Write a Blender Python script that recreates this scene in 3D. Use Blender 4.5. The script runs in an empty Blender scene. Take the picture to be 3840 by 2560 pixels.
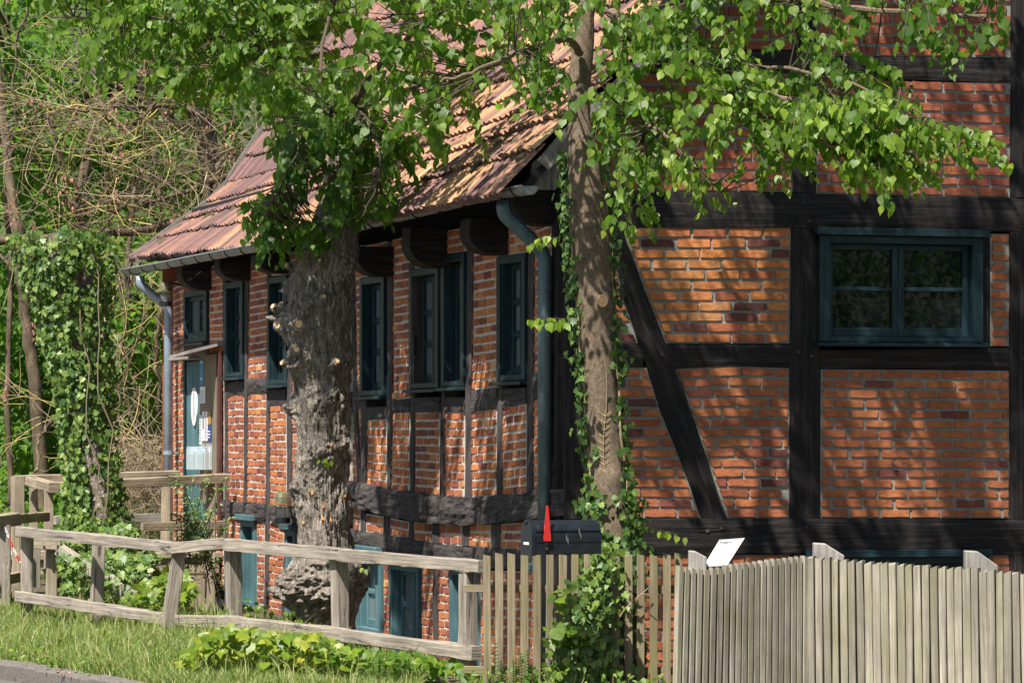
import bpy, math, random
import numpy as np
from mathutils import Vector, Matrix, noise
R = random.Random(11)
NP = np.random.default_rng(7)
scene = bpy.context.scene
COL = scene.collection

# ------------------------------------------------------------------ camera, sky, sun, exposure
FPX, HX, HY, CZ = 13200.0, 1920.0, 1608.0, 1.65      # focal length, principal column and horizon row of the 3840 px photograph
cam = bpy.data.cameras.new('camera')
cam_o = bpy.data.objects.new('camera', cam); COL.objects.link(cam_o)
cam_o.location = (0, 0, CZ); cam_o.rotation_euler = (math.pi/2, 0, 0)
cam.sensor_width = 36; cam.lens = FPX/3840*36; cam.shift_y = (HY-1280)/3840
cam.clip_start = 0.5; cam.clip_end = 600
scene.camera = cam_o

SUN_AZ, SUN_EL = math.radians(32), math.radians(58)   # azimuth to the left of the axis pointing back at the camera
SUN = Vector((-math.sin(SUN_AZ)*math.cos(SUN_EL), -math.cos(SUN_AZ)*math.cos(SUN_EL), math.sin(SUN_EL)))
world = bpy.data.worlds.new('World'); scene.world = world; world.use_nodes = True
wn = world.node_tree.nodes; wl = world.node_tree.links
sky = wn.new('ShaderNodeTexSky'); sky.sky_type = 'NISHITA'; sky.sun_disc = False
sky.sun_elevation = SUN_EL; sky.sun_rotation = math.atan2(SUN.x, SUN.y)
bg = wn['Background']; bg.inputs[1].default_value = 0.056
wl.new(sky.outputs[0], bg.inputs[0])
sun = bpy.data.lights.new('sun', 'SUN'); sun.energy = 5.0; sun.angle = math.radians(0.55); sun.color = (1, .95, .87)
sun_o = bpy.data.objects.new('sun', sun); COL.objects.link(sun_o)
sun_o.rotation_euler = SUN.to_track_quat('Z', 'Y').to_euler(); sun_o.location = (-6, -10, 30)
vs = scene.view_settings
vs.view_transform = 'Standard'; vs.look = 'None'; vs.gamma = 1; vs.exposure = 1.1; vs.use_curve_mapping = False
scene.render.engine = 'CYCLES'
scene.cycles.max_bounces = 8; scene.cycles.transparent_max_bounces = 12

# ------------------------------------------------------------------ calibration: pixel of the photograph -> point of a real surface
TH = math.radians(18)
CX, CY = 0.37, 25.0                                     # near corner of the house
ET = Vector((math.cos(TH), math.sin(TH), 0))           # along the gable, to the right
EW = Vector((-math.sin(TH), math.cos(TH), 0))          # along the side wall, away
NG = Vector((math.sin(TH), -math.cos(TH), 0))          # outwards from the gable
NS = Vector((-math.cos(TH), -math.sin(TH), 0))         # outwards from the side wall
C0 = Vector((CX, CY, 0))
def at(px, py, Y):
    return Vector(((px-HX)/FPX*Y, Y, CZ-(py-HY)/FPX*Y))
def on_plane(px, py, p0, n):
    a = (px-HX)/FPX
    t = (p0.x*n.x+p0.y*n.y)/(a*n.x+n.y)
    return Vector((a*t, t, CZ-(py-HY)/FPX*t))
def gab(px, py, off=0.0): return on_plane(px, py, C0+NG*off, NG)
def sid(px, py, off=0.0): return on_plane(px, py, C0+NS*off, NS)
def su(px): return (sid(px, HY)-C0).dot(EW)
def spt(u, z, off=0.0):
    p = C0+EW*u+NS*off; p.z = z; return p
def gpt(s, z, off=0.0):
    p = C0+ET*s+NG*off; p.z = z; return p
def proj(p):
    return (HX+FPX*p[0]/p[1], HY-(p[2]-CZ)*FPX/p[1])
def lerp(a, b, t): return a+(b-a)*t
def poly(pts, x):
    if x <= pts[0][0]: return pts[0][1]
    for (a, b), (c, d) in zip(pts, pts[1:]):
        if x <= c: return b+(d-b)*(x-a)/(c-a)
    return pts[-1][1]
def smooth(x):
    x = max(0.0, min(1.0, x)); return x*x*(3-2*x)

# ------------------------------------------------------------------ object helpers
def tag(o, label=None, cat=None, group=None, kind=None):
    if label: o['label'] = label
    if cat: o['category'] = cat
    if group: o['group'] = group
    if kind: o['kind'] = kind
    return o
def thing(name, label, cat, loc=(0, 0, 0), group=None):
    o = bpy.data.objects.new(name, None); o.empty_display_size = .2
    COL.objects.link(o); o.location = loc
    return tag(o, label, cat, group)
def link(name, me, m=None, parent=None, kind=None):
    o = bpy.data.objects.new(name, me); COL.objects.link(o)
    if m is not None and not me.materials: me.materials.append(m)
    if parent is not None:
        o.parent = parent
        root = parent; off = Vector((0, 0, 0))
        while root is not None:
            off += Vector(root.location); root = root.parent
        o.location = -off                                # meshes are written in world coordinates
    if kind: o['kind'] = kind
    return o
class MB:
    def __init__(s): s.v = []; s.f = []; s.uv = []; s.t = []
    def face(s, idx, uvs=None, tone=.5):
        s.f.append(tuple(idx)); s.uv.append(uvs or [(0, 0)]*len(idx)); s.t.append(tone)
    def quadbox(s, P, tone=.5, L=None):
        """P: 8 points, front 0-3 (ccw), back 4-7"""
        b = len(s.v); s.v += [tuple(p) for p in P]
        for q in ((0, 1, 2, 3), (5, 4, 7, 6), (4, 5, 1, 0), (3, 2, 6, 7), (1, 5, 6, 2), (4, 0, 3, 7)):
            pts = [Vector(P[i]) for i in q]
            e1, e2 = (pts[1]-pts[0]), (pts[3]-pts[0])
            l1, l2 = e1.length, e2.length
            o = s.t and len(s.f)*.37 or 0
            if l1 >= l2: u = [(o, 0), (o+l1, 0), (o+l1, l2), (o, l2)]
            else: u = [(o, 0), (o, l1), (o+l2, l1), (o+l2, 0)]
            s.face([b+i for i in q], u, tone)
    def box(s, fr, u0, u1, v0, v1, d0, d1, tone=.5):
        s.quadbox([fr(u0, v0, d1), fr(u1, v0, d1), fr(u1, v1, d1), fr(u0, v1, d1), fr(u0, v0, d0), fr(u1, v0, d0), fr(u1, v1, d0), fr(u0, v1, d0)], tone)
    def bar(s, p0, p1, w, h, up=Vector((0, 0, 1)), tone=.5, w1=None, h1=None):
        p0, p1 = Vector(p0), Vector(p1)
        d = (p1-p0).normalized(); sd = d.cross(up).normalized(); u2 = sd.cross(d).normalized()
        w1 = w1 or w; h1 = h1 or h
        a = [p0-sd*w/2-u2*h/2, p0+sd*w/2-u2*h/2, p0+sd*w/2+u2*h/2, p0-sd*w/2+u2*h/2]
        c = [p1-sd*w1/2-u2*h1/2, p1+sd*w1/2-u2*h1/2, p1+sd*w1/2+u2*h1/2, p1-sd*w1/2+u2*h1/2]
        b = len(s.v); s.v += [tuple(p) for p in a+c]; L = (p1-p0).length; o = len(s.f)*.41
        for q in ((0, 1, 5, 4), (1, 2, 6, 5), (2, 3, 7, 6), (3, 0, 4, 7)):
            k = w if q[0] in (0, 2) else h
            s.face([b+i for i in q], [(o, 0), (o, k), (o+L, k), (o+L, 0)], tone)
        s.face([b+3, b+2, b+1, b], [(0, 0), (0, w), (h, w), (h, 0)], tone); s.face([b+4, b+5, b+6, b+7], [(0, 0), (0, w), (h, w), (h, 0)], tone)
    def tube(s, pts, rad, n=8, tone=.5, cap=True):
        pts = [Vector(p) for p in pts]; b = len(s.v); L = 0
        up = Vector((.31, .17, 1)); ls = [0]
        for i, p in enumerate(pts):
            d = (pts[min(i+1, len(pts)-1)]-pts[max(i-1, 0)]).normalized()
            sd = d.cross(up)
            if sd.length < .1: sd = d.cross(Vector((1, 0, 0)))
            sd.normalize(); u2 = sd.cross(d).normalized()
            r = rad[i] if hasattr(rad, '__len__') else rad
            for k in range(n):
                a = 2*math.pi*k/n
                s.v.append(tuple(p+sd*(r*math.cos(a))+u2*(r*math.sin(a))))
            if i: L += (p-pts[i-1]).length; ls.append(L)
        for i in range(len(pts)-1):
            for k in range(n):
                k2 = (k+1) % n
                s.face([b+i*n+k, b+i*n+k2, b+(i+1)*n+k2, b+(i+1)*n+k], [(ls[i], k*.05), (ls[i], k*.05+.05), (ls[i+1], k*.05+.05), (ls[i+1], k*.05)], tone)
        if cap:
            s.face([b+k for k in range(n)][::-1], None, tone); s.face([b+(len(pts)-1)*n+k for k in range(n)], None, tone)
    def mesh(s, name, smooth_=False):
        me = bpy.data.meshes.new(name)
        me.from_pydata(s.v, [], s.f)
        uvl = me.uv_layers.new(name='UVMap')
        flat = [c for f in s.uv for p in f for c in p]
        uvl.data.foreach_set('uv', flat)
        at_ = me.attributes.new('tone', 'FLOAT', 'FACE'); at_.data.foreach_set('value', s.t)
        if smooth_: me.polygons.foreach_set('use_smooth', [True]*len(me.polygons))
        me.update(); return me
    def build(s, name, m, parent=None, kind=None, smooth_=False, bevel=0):
        o = link(name, s.mesh(name, smooth_), m, parent, kind)
        if bevel:
            md = o.modifiers.new('bevel', 'BEVEL'); md.width = bevel; md.segments = 1; md.limit_method = 'ANGLE'
        return o
def np_mesh(name, V, Fc, tone=None, smooth_=False, uv=None):
    """V (n,3), Fc (m,k) equal face size"""
    me = bpy.data.meshes.new(name); n, (m, k) = len(V), Fc.shape
    me.vertices.add(n); me.vertices.foreach_set('co', np.asarray(V, dtype=np.float32).ravel())
    me.loops.add(m*k); me.loops.foreach_set('vertex_index', Fc.astype(np.int32).ravel())
    me.polygons.add(m); me.polygons.foreach_set('loop_start', np.arange(0, m*k, k, dtype=np.int32))
    try: me.polygons.foreach_set('loop_total', np.full(m, k, dtype=np.int32))
    except Exception: pass
    if tone is not None:
        a = me.attributes.new('tone', 'FLOAT', 'POINT'); a.data.foreach_set('value', np.asarray(tone, dtype=np.float32))
    if smooth_: me.polygons.foreach_set('use_smooth', np.ones(m, dtype=bool))
    me.update(calc_edges=True); me.validate(); return me

# ------------------------------------------------------------------ materials
class NT:
    def __init__(s, name):
        s.m = bpy.data.materials.new(name); s.m.use_nodes = True; s.nt = s.m.node_tree
        s.b = s.nt.nodes['Principled BSDF']; s.out = s.nt.nodes['Material Output']
    def n(s, t, **kw):
        x = s.nt.nodes.new(t)
        for k, v in kw.items(): setattr(x, k, v)
        return x
    def l(s, a, b): s.nt.links.new(a, b)
    def put(s, sock, v):
        if hasattr(v, 'is_output'): s.l(v, sock)
        else: sock.default_value = v
    def coord(s, kind='Object'): return s.n('ShaderNodeTexCoord').outputs[kind]
    def map(s, vec, scale=(1, 1, 1), rnd=False):
        mp = s.n('ShaderNodeMapping'); s.l(vec, mp.inputs[0]); mp.inputs['Scale'].default_value = scale
        if rnd:
            oi = s.n('ShaderNodeObjectInfo'); ml = s.n('ShaderNodeMath', operation='MULTIPLY'); s.l(oi.outputs['Random'], ml.inputs[0]); ml.inputs[1].default_value = 37
            cb = s.n('ShaderNodeCombineXYZ')
            for i in range(3): s.l(ml.outputs[0], cb.inputs[i])
            s.l(cb.outputs[0], mp.inputs['Location'])
        return mp.outputs[0]
    def noise(s, vec, scale=5, detail=5, rough=.6, dist=0):
        x = s.n('ShaderNodeTexNoise'); s.l(vec, x.inputs['Vector']); x.inputs['Scale'].default_value = scale; x.inputs['Detail'].default_value = detail
        x.inputs['Roughness'].default_value = rough; x.inputs['Distortion'].default_value = dist; return x.outputs['Fac']
    def vor(s, vec, scale=5, feature='F1', out='Distance'):
        x = s.n('ShaderNodeTexVoronoi', feature=feature); s.l(vec, x.inputs['Vector']); x.inputs['Scale'].default_value = scale; return x.outputs[out]
    def ramp(s, fac, stops):
        x = s.n('ShaderNodeValToRGB'); s.put(x.inputs[0], fac); e = x.color_ramp.elements
        while len(e) < len(stops): e.new(.5)
        for k, (p, c) in zip(e, stops):
            k.position = p; k.color = (c, c, c, 1) if not hasattr(c, '__len__') else (*c, 1)
        return x.outputs[0]
    def mix(s, fac, a, b, mode='MIX'):
        x = s.n('ShaderNodeMix', data_type='RGBA', blend_type=mode); s.put(x.inputs[0], fac)
        for sock, v in ((x.inputs[6], a), (x.inputs[7], b)):
            s.put(sock, (*v, 1) if isinstance(v, tuple) and len(v) == 3 else v)
        return x.outputs[2]
    def math(s, op, a, b=0.0):
        x = s.n('ShaderNodeMath', operation=op); s.put(x.inputs[0], a); s.put(x.inputs[1], b); return x.outputs[0]
    def bump(s, h, strength=.5, dist=.01, prev=None):
        x = s.n('ShaderNodeBump'); s.l(h, x.inputs['Height']); x.inputs['Strength'].default_value = strength; x.inputs['Distance'].default_value = dist
        if prev is not None: s.l(prev, x.inputs['Normal'])
        return x.outputs[0]
    def attr(s, name='tone'):
        x = s.n('ShaderNodeAttribute'); x.attribute_name = name; return x.outputs['Fac']
    def done(s, col=None, rough=None, nrm=None, metal=None, spec=None):
        if col is not None: s.put(s.b.inputs['Base Color'], (*col, 1) if isinstance(col, tuple) and len(col) == 3 else col)
        if rough is not None: s.put(s.b.inputs['Roughness'], rough)
        if metal is not None: s.put(s.b.inputs['Metallic'], metal)
        if spec is not None: s.put(s.b.inputs['Specular IOR Level'], spec)
        if nrm is not None: s.l(nrm, s.b.inputs['Normal'])
        return s.m
def plain(name, col, rough=.6, metal=0, var=.15, scale=30, bump=0):
    k = NT(name); c = k.coord(); nz = k.noise(c, scale, 4)
    lo = tuple(x*(1-var) for x in col); hi = tuple(min(1, x*(1+var)) for x in col)
    return k.done(k.ramp(nz, [(.3, lo), (.7, hi)]), rough, k.bump(nz, bump, .004) if bump else None, metal)

def brick_mat():
    k = NT('brick'); c = k.coord(); t = k.attr()
    base = k.ramp(t, [(0, (.075, .032, .03)), (.18, (.15, .045, .033)), (.38, (.28, .073, .037)), (.62, (.41, .132, .048)), (.85, (.52, .19, .055)), (1, (.54, .29, .13))])
    n1 = k.noise(k.map(c, (1, 1, 2)), 16, 5, .65); n2 = k.noise(c, 75, 5, .7); n3 = k.noise(c, 4, 3)
    col = k.mix(1.0, base, k.ramp(n1, [(.28, .55), (.5, .98), (.75, 1.22)]), 'MULTIPLY')
    col = k.mix(1.0, col, k.ramp(n3, [(.3, .85), (.7, 1.12)]), 'MULTIPLY')
    col = k.mix(k.ramp(n2, [(.68, 0), (.78, .55)]), col, (.06, .035, .03))
    return k.done(col, .88, k.bump(n1, .5, .008, k.bump(n2, .6, .005)))
M_BRICK = brick_mat()
def mortar(name, a, b):
    k = NT(name); c = k.coord(); n1 = k.noise(c, 14, 6, .7); n2 = k.noise(c, 90, 4, .7)
    return k.done(k.ramp(n1, [(.3, a), (.7, b)]), .95, k.bump(n1, .6, .01, k.bump(n2, .7, .006)))
M_MORTAR = mortar('gray_mortar', (.19, .19, .165), (.29, .29, .255))
M_LIME = mortar('pale_mortar', (.42, .37, .315), (.62, .565, .49))
def wood(name, dark, mid, light, gs=(2.2, 60), rough=.85, bump=.6, coord='UV', tint=None, crack=(.0, .0, .0), crk=.36):
    k = NT(name); c = k.coord(coord); g = k.map(c, (gs[0], gs[1], gs[0]), True)
    n1 = k.noise(g, 1.0, 6, .65, .6); g2 = k.map(c, (gs[0]*.7, gs[1]*.33, 1), True); n2 = k.noise(g2, 1, 5, .7, 1.0)
    n3 = k.noise(k.coord('Object'), 2.6, 3)
    col = k.ramp(n1, [(.3, dark), (.5, mid), (.72, light)])
    col = k.mix(1.0, col, k.ramp(n3, [(.3, .75), (.7, 1.18)]), 'MULTIPLY')
    cr = k.ramp(n2, [(crk-.05, 1), (crk, 0)])
    col = k.mix(k.math('MULTIPLY', cr, .8), col, crack)
    if tint:
        tn = k.noise(k.map(k.coord('Object'), (9, 9, 1.2), True), 1, 4)
        col = k.mix(k.ramp(tn, [(.45, 0), (.72, .75)]), col, tint)
    tb = k.attr()
    col = k.mix(1.0, col, k.ramp(tb, [(0, .62), (.5, 1), (1, 1.35)]), 'MULTIPLY')
    h = k.mix(.5, n1, k.ramp(n2, [(crk-.06, 0), (crk+.05, 1)]))
    return k.done(col, rough, k.bump(h, bump, .012), spec=.3)
M_BLACKOAK = wood('black_oak_timber', (.004, .0035, .004), (.013, .0105, .010), (.045, .034, .030), (1.8, 40), .72, 1.0)
M_WEATHER = wood('weathered_dark_timber', (.028, .024, .024), (.060, .051, .049), (.105, .09, .084), (3, 34), .9, 1.0, crk=.42, crack=(.01, .008, .008))
M_OAK = wood('grey_oak_rail', (.145, .122, .10), (.26, .222, .182), (.39, .345, .29), (2.2, 45), .88, .8, crack=(.03, .023, .018), crk=.40)
M_PICKET = wood('mossy_picket_wood', (.155, .138, .102), (.28, .255, .20), (.42, .385, .315), (2, 55), .85, .8, tint=(.20, .195, .10), crack=(.09, .07, .04), crk=.3)
M_PICKET2 = wood('brown_picket_wood', (.12, .095, .055), (.21, .17, .11), (.30, .255, .18), (2, 55), .85, .5, tint=(.2, .19, .06), crack=(.06, .045, .03), crk=.3)
M_GREYPOST = wood('silver_grey_post_wood', (.16, .148, .132), (.26, .24, .215), (.36, .335, .30), (2, 50), .9, .6, crack=(.12, .1, .08), crk=.33)
M_DECK = wood('bridge_plank_wood', (.18, .14, .095), (.29, .235, .165), (.40, .34, .255), (2, 45), .88, .5)
M_BARGE = wood('pale_barge_board', (.10, .09, .078), (.18, .165, .145), (.27, .25, .22), (2, 40), .9, .6)
M_TEAL = wood('shaded_teal_paint', (.006, .017, .021), (.011, .029, .036), (.028, .060, .070), (2, 50), .42, .25, crack=(.07, .11, .11), crk=.3)  # teal paint with the shade on the window frames put into its colour
M_DOOR = wood('worn_teal_paint_sunlit', (.04, .09, .10), (.07, .15, .168), (.12, .215, .23), (1.5, 60), .6, .4, crack=(.015, .04, .045), crk=.37)  # same teal paint, lightened in colour for the sunlit door and cellar frames
M_REDBOARD = wood('dark_red_post_paint', (.05, .018, .015), (.09, .03, .026), (.13, .05, .04), (2, 40), .6, .3)
M_BOARD = wood('grey_brown_notice_board', (.13, .105, .07), (.2, .165, .12), (.27, .23, .17), (2, 40), .7, .3)

def tile_mat():
    k = NT('terracotta_roof_tile'); c = k.coord(); t = k.attr()
    base = k.ramp(t, [(0, (.10, .055, .052)), (.25, (.20, .095, .078)), (.5, (.275, .142, .082)), (.75, (.38, .20, .10)), (1, (.49, .31, .165))])
    n1 = k.noise(c, 7, 5, .7); n2 = k.noise(c, 40, 5, .7); n3 = k.noise(c, 2.2, 4, .7)
    col = k.mix(1.0, base, k.ramp(n1, [(.3, .7), (.7, 1.2)]), 'MULTIPLY')
    col = k.mix(k.ramp(n2, [(.58, 0), (.72, .5)]), col, (.34, .29, .2))
    col = k.mix(k.ramp(n3, [(.55, 0), (.75, .5)]), col, (.16, .10, .09))
    return k.done(col, .85, k.bump(n2, .5, .006))
M_TILE = tile_mat()
M_MOSS = plain('olive_moss', (.062, .052, .018), .95, 0, .5, 60, .6)
M_ZINC = (lambda k: k.done(k.ramp(k.noise(k.coord(), 9, 5, .7), [(.3, (.17, .18, .185)), (.7, (.34, .35, .35))]), .5, k.bump(k.noise(k.coord(), 30, 3), .15, .004), .45))(NT('weathered_zinc'))
M_PIPE = (lambda k: k.done(k.ramp(k.noise(k.coord(), 9, 5, .7), [(.3, (.21, .27, .33)), (.7, (.31, .37, .44))]), .45, None, .3))(NT('sky_tinted_zinc_pipe'))  # zinc with the blue of the reflected sky put into its colour
M_PIPE2 = (lambda k: k.done(k.ramp(k.noise(k.map(k.coord(), (14, 14, 2)), 1, 5, .7), [(.3, (.045, .085, .095)), (.7, (.13, .185, .20))]), .42, None, .35))(NT('shaded_zinc_pipe'))  # same zinc, darkened in colour for the pipe standing in shade
M_DARK = plain('dark_interior', (.006, .006, .007), .9)
def glass_mat(name, col):
    k = NT(name); return k.done(col, .015, None, spec=.32)
M_GLASS = glass_mat('dark_window_glass', (.006, .008, .009))
M_GLASS2 = glass_mat('reflection_grey_glass', (.15, .17, .175)); M_GLASS2.node_tree.nodes['Principled BSDF'].inputs['Specular IOR Level'].default_value = .9  # grey base colour stands in for pale reflections in the panes
def bark(name, a, b, c_, sc=(9, 9, 2.2), vs_=1.0, bump=.9, vd=.12, fis=.0):
    k = NT(name); c = k.coord(); m_ = k.map(c, sc); n1 = k.noise(m_, 2.2*vs_, 8, .72, .4); v = k.vor(k.map(c, (sc[0]*2.4, sc[1]*2.4, sc[2]*2.2)), vs_, 'DISTANCE_TO_EDGE')
    n3 = k.noise(c, 3, 4); n4 = k.noise(k.map(c, (sc[0]*1.6, sc[1]*1.6, sc[2]*1.5)), 3.0*vs_, 6, .8, 1.5)
    col = k.ramp(n1, [(.3, a), (.5, b), (.7, c_)]); col = k.mix(k.ramp(n4, [(.36, fis), (.47, 0)]), col, tuple(x*.22 for x in a)); col = k.mix(k.ramp(v, [(.0, vd), (.10, 0)]), col, tuple(x*.5 for x in a))
    col = k.mix(1.0, col, k.ramp(n3, [(.3, .8), (.7, 1.15)]), 'MULTIPLY')
    n5 = k.noise(c, 70, 5, .8); n6 = k.noise(k.map(c, (1, 1, .45)), 38, 4, .75)
    if fis: col = k.mix(1.0, col, k.ramp(n6, [(.34, .35), (.5, 1.0), (.68, 1.3)]), 'MULTIPLY')
    h = k.mix(.4*vd if not fis else .5, n1 if not fis else k.ramp(n4, [(.3, 0), (.55, 1)]), k.ramp(v, [(0, 0), (.2, 1)]))
    return k.done(col, .92, k.bump(h, bump, .025, k.bump(n6, .9, .02, k.bump(n5, .7, .008))) if fis else k.bump(h, bump, .025), spec=.2)
M_BARK1 = bark('rugged_grey_bark', (.17, .142, .115), (.37, .32, .265), (.54, .48, .41), fis=.75)
M_BARK2 = bark('smooth_brown_bark', (.085, .062, .043), (.15, .112, .076), (.24, .19, .138), (22, 22, 16), 1.0, .35)
M_BARK3 = bark('flaky_pink_grey_bark', (.22, .16, .13), (.40, .32, .27), (.53, .45, .39), (14, 14, 6), fis=.5)
M_BARK4 = bark('woodland_bark', (.05, .04, .026), (.12, .092, .058), (.21, .165, .105), (6, 6, 2))
M_CUT = plain('fresh_cut_wood', (.66, .42, .20), .8, 0, .25, 40)
M_CUTPALE = plain('pale_cut_wood', (.72, .55, .33), .8, 0, .2, 40)
M_RUSTWOOD = plain('torn_orange_wood', (.45, .19, .06), .9, 0, .3, 50, .5)
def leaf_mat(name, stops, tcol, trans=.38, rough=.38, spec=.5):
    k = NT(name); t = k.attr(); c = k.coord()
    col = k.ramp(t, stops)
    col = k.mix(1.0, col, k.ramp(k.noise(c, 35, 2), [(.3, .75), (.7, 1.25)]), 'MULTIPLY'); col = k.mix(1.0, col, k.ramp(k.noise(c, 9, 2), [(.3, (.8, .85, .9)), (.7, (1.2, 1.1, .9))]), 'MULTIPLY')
    k.done(col, rough, None, None, spec)
    tr = k.n('ShaderNodeBsdfTranslucent'); k.l(k.mix(1.0, k.ramp(t, [(0, tcol[0]), (1, tcol[1])]), (1, 1, 1), 'MULTIPLY'), tr.inputs[0])
    mx = k.n('ShaderNodeMixShader'); mx.inputs[0].default_value = trans
    k.l(k.b.outputs[0], mx.inputs[1]); k.l(tr.outputs[0], mx.inputs[2]); k.l(mx.outputs[0], k.out.inputs[0])
    return k.m
M_LINDEN = leaf_mat('linden_leaf', [(0, (.028, .070, .006)), (.5, (.07, .145, .012)), (1, (.21, .295, .035))], ((.13, .36, .012), (.30, .58, .03)), .45, .48, .4)
M_IVY = leaf_mat('ivy_leaf', [(0, (.018, .05, .013)), (.5, (.065, .135, .026)), (1, (.20, .28, .065))], ((.06, .17, .01), (.20, .36, .03)), .24, .46, .42)
M_WOODLEAF = leaf_mat('woodland_leaf', [(0, (.025, .07, .010)), (.5, (.07, .16, .018)), (1, (.14, .26, .03))], ((.14, .34, .012), (.30, .55, .03)), .45, .55, .3)
M_LIME_LEAF = leaf_mat('yellow_green_leaf', [(0, (.05, .10, .012)), (.5, (.13, .21, .02)), (1, (.30, .32, .03))], ((.22, .38, .02), (.5, .55, .05)), .4, .45, .4)
M_GRASS = leaf_mat('grass_blade', [(0, (.07, .125, .014)), (.5, (.165, .245, .062)), (1, (.44, .42, .23))], ((.20, .40, .02), (.45, .55, .1)), .35, .6, .2)
M_FERN = leaf_mat('horsetail_green', [(0, (.05, .12, .02)), (1, (.12, .22, .04))], ((.15, .35, .03), (.25, .45, .06)), .3, .5, .3)
def twig_mat(name, stops):
    k = NT(name); return k.done(k.ramp(k.attr(), stops), .9)
M_TWIG = twig_mat('lichen_twig', [(0, (.10, .072, .045)), (.4, (.22, .165, .11)), (.7, (.32, .25, .135)), (1, (.42, .32, .085))])
M_TWIGD = twig_mat('brown_twig', [(0, (.035, .026, .019)), (1, (.095, .066, .045))])
M_SEED = twig_mat('dry_seed_cluster', [(0, (.22, .10, .07)), (1, (.36, .18, .13))])
M_SOIL = plain('dark_soil', (.07, .05, .033), .95, 0, .5, 12, .8)
M_FOREST = plain('forest_floor', (.035, .045, .018), .95, 0, .6, 1.2)
M_ASPH = plain('asphalt', (.10, .095, .09), .9, 0, .35, 120, .5)
M_CURB = plain('worn_concrete_kerb', (.12, .105, .092), .9, 0, .35, 40, .7)
M_BLACK = plain('black_enamel', (.012, .015, .02), .24, 0, .3, 12)
M_RED = plain('red_plastic', (.55, .025, .02), .4, 0, .1, 10)
M_WHITE = plain('white_enamel', (.80, .79, .76), .4, 0, .04, 10)
M_PLATE = plain('white_sign_enamel', (.56, .55, .53), .45, 0, .05, 10)
M_INK = plain('dark_ink', (.03, .03, .05), .6)
M_PAPER = plain('white_paper', (.76, .76, .75), .7, 0, .05, 10)
M_BLUE = plain('blue_poster_print', (.03, .22, .42), .5, 0, .2, 12)
M_NAVY = plain('navy_print', (.03, .05, .2), .5, 0, .3, 30)
M_GOLD = plain('brown_gold_print', (.35, .22, .06), .5, 0, .5, 90)
M_PALEBLUE = plain('pale_blue_print', (.35, .50, .62), .5, 0, .3, 60)
M_BRASS = plain('verdigris_brass', (.22, .21, .12), .4, .5, .3, 30)
M_IRON = plain('black_iron', (.02, .02, .022), .45, .5)
def clear_mat():
    k = NT('clear_acrylic'); tr = k.n('ShaderNodeBsdfTransparent'); tr.inputs[0].default_value = (.93, .95, .95, 1)
    k.done((.8, .85, .85), .1, None, None, .6); mx = k.n('ShaderNodeMixShader'); mx.inputs[0].default_value = .28
    k.l(tr.outputs[0], mx.inputs[1]); k.l(k.b.outputs[0], mx.inputs[2]); k.l(mx.outputs[0], k.out.inputs[0]); return k.m
M_CLEAR = clear_mat()

# ------------------------------------------------------------------ the ground
def gz(X, Y):
    d = (X+3.78)*.876+(Y-26)*.482
    nz = .03*noise.noise(Vector((X*1.3, Y*1.3, 0)))
    r = smooth((X+2.3)/1.6)
    z = -.05+.07*min(max(d, 0), 1.9)-.13*r
    back = smooth((d-2.1)/1.7)
    zb = lerp(-.06, -.46, smooth((X+2.3)/1.4))
    z = lerp(z, zb, back)
    pit = smooth((Y-30.6)/1.3)*smooth((36.8-Y)/1.0)*smooth((-2.55-X)/.5)
    z -= 1.3*pit*smooth((X+5.6)/.8)
    if Y > 44: z += .13*(Y-44)
    return z+nz*(1 if d > 0 else 0)
def ground():
    xs = np.concatenate([np.linspace(-60, -9, 18), np.linspace(-8.6, 8, 150), np.linspace(9, 60, 18)]); ys = np.concatenate([np.linspace(14, 22, 8), np.linspace(22.3, 41, 150), np.linspace(42, 130, 30)])
    cd = Vector((.482, -.876)); V = []; nx = len(xs)
    for y in ys:
        for x in xs:
            d = (x+3.78)*.876+(y-26)*.482
            V.append((x, y, gz(x, y) if d > .02 else -.32))
    F = np.array([[j*nx+i, j*nx+i+1, (j+1)*nx+i+1, (j+1)*nx+i] for j in range(len(ys)-1) for i in range(nx-1)])
    tag(link('ground', np_mesh('ground', np.array(V), F, None, True), M_SOIL), kind='structure')
    # road surface in front of the kerb, reaching under and past the camera
    a, b = Vector((-3.78, 26, 0)), Vector((-2.46, 23.6, 0)); dr = (b-a).normalized(); nn = Vector((-.876, -.482, 0))
    far, near = a-dr*60, b+dr*70
    mb = MB(); mb.v = [tuple(p+Vector((0, 0, -.17))) for p in (far-nn*.05, far+nn*80, near+nn*80, near-nn*.05)]; mb.face((0, 1, 2, 3))
    tag(mb.build('road', M_ASPH), kind='structure')
    s = -9.0; k = tag(bpy.data.objects.new('kerb', None), kind='structure'); COL.objects.link(k); rr = random.Random(3)
    while s < 7:
        L = rr.uniform(.46, .54); p0 = a+dr*(s+.006)+nn*.01; p1 = a+dr*(s+L-.006)+nn*.01
        mb = MB(); zt = -.035+rr.uniform(-.006, .006); zt2 = zt+rr.uniform(-.006, .006)
        o = nn*.13
        mb.quadbox([p0+o+Vector((0, 0, -.3)), p1+o+Vector((0, 0, -.3)), p1+o*.9+Vector((0, 0, zt2-.02)), p0+o*.9+Vector((0, 0, zt-.02)),
                    p0+Vector((0, 0, -.3)), p1+Vector((0, 0, -.3)), p1+Vector((0, 0, zt2)), p0+Vector((0, 0, zt))])
        mb.build('kerb_stone', M_CURB, k, bevel=.012); s += L
ground()
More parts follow.
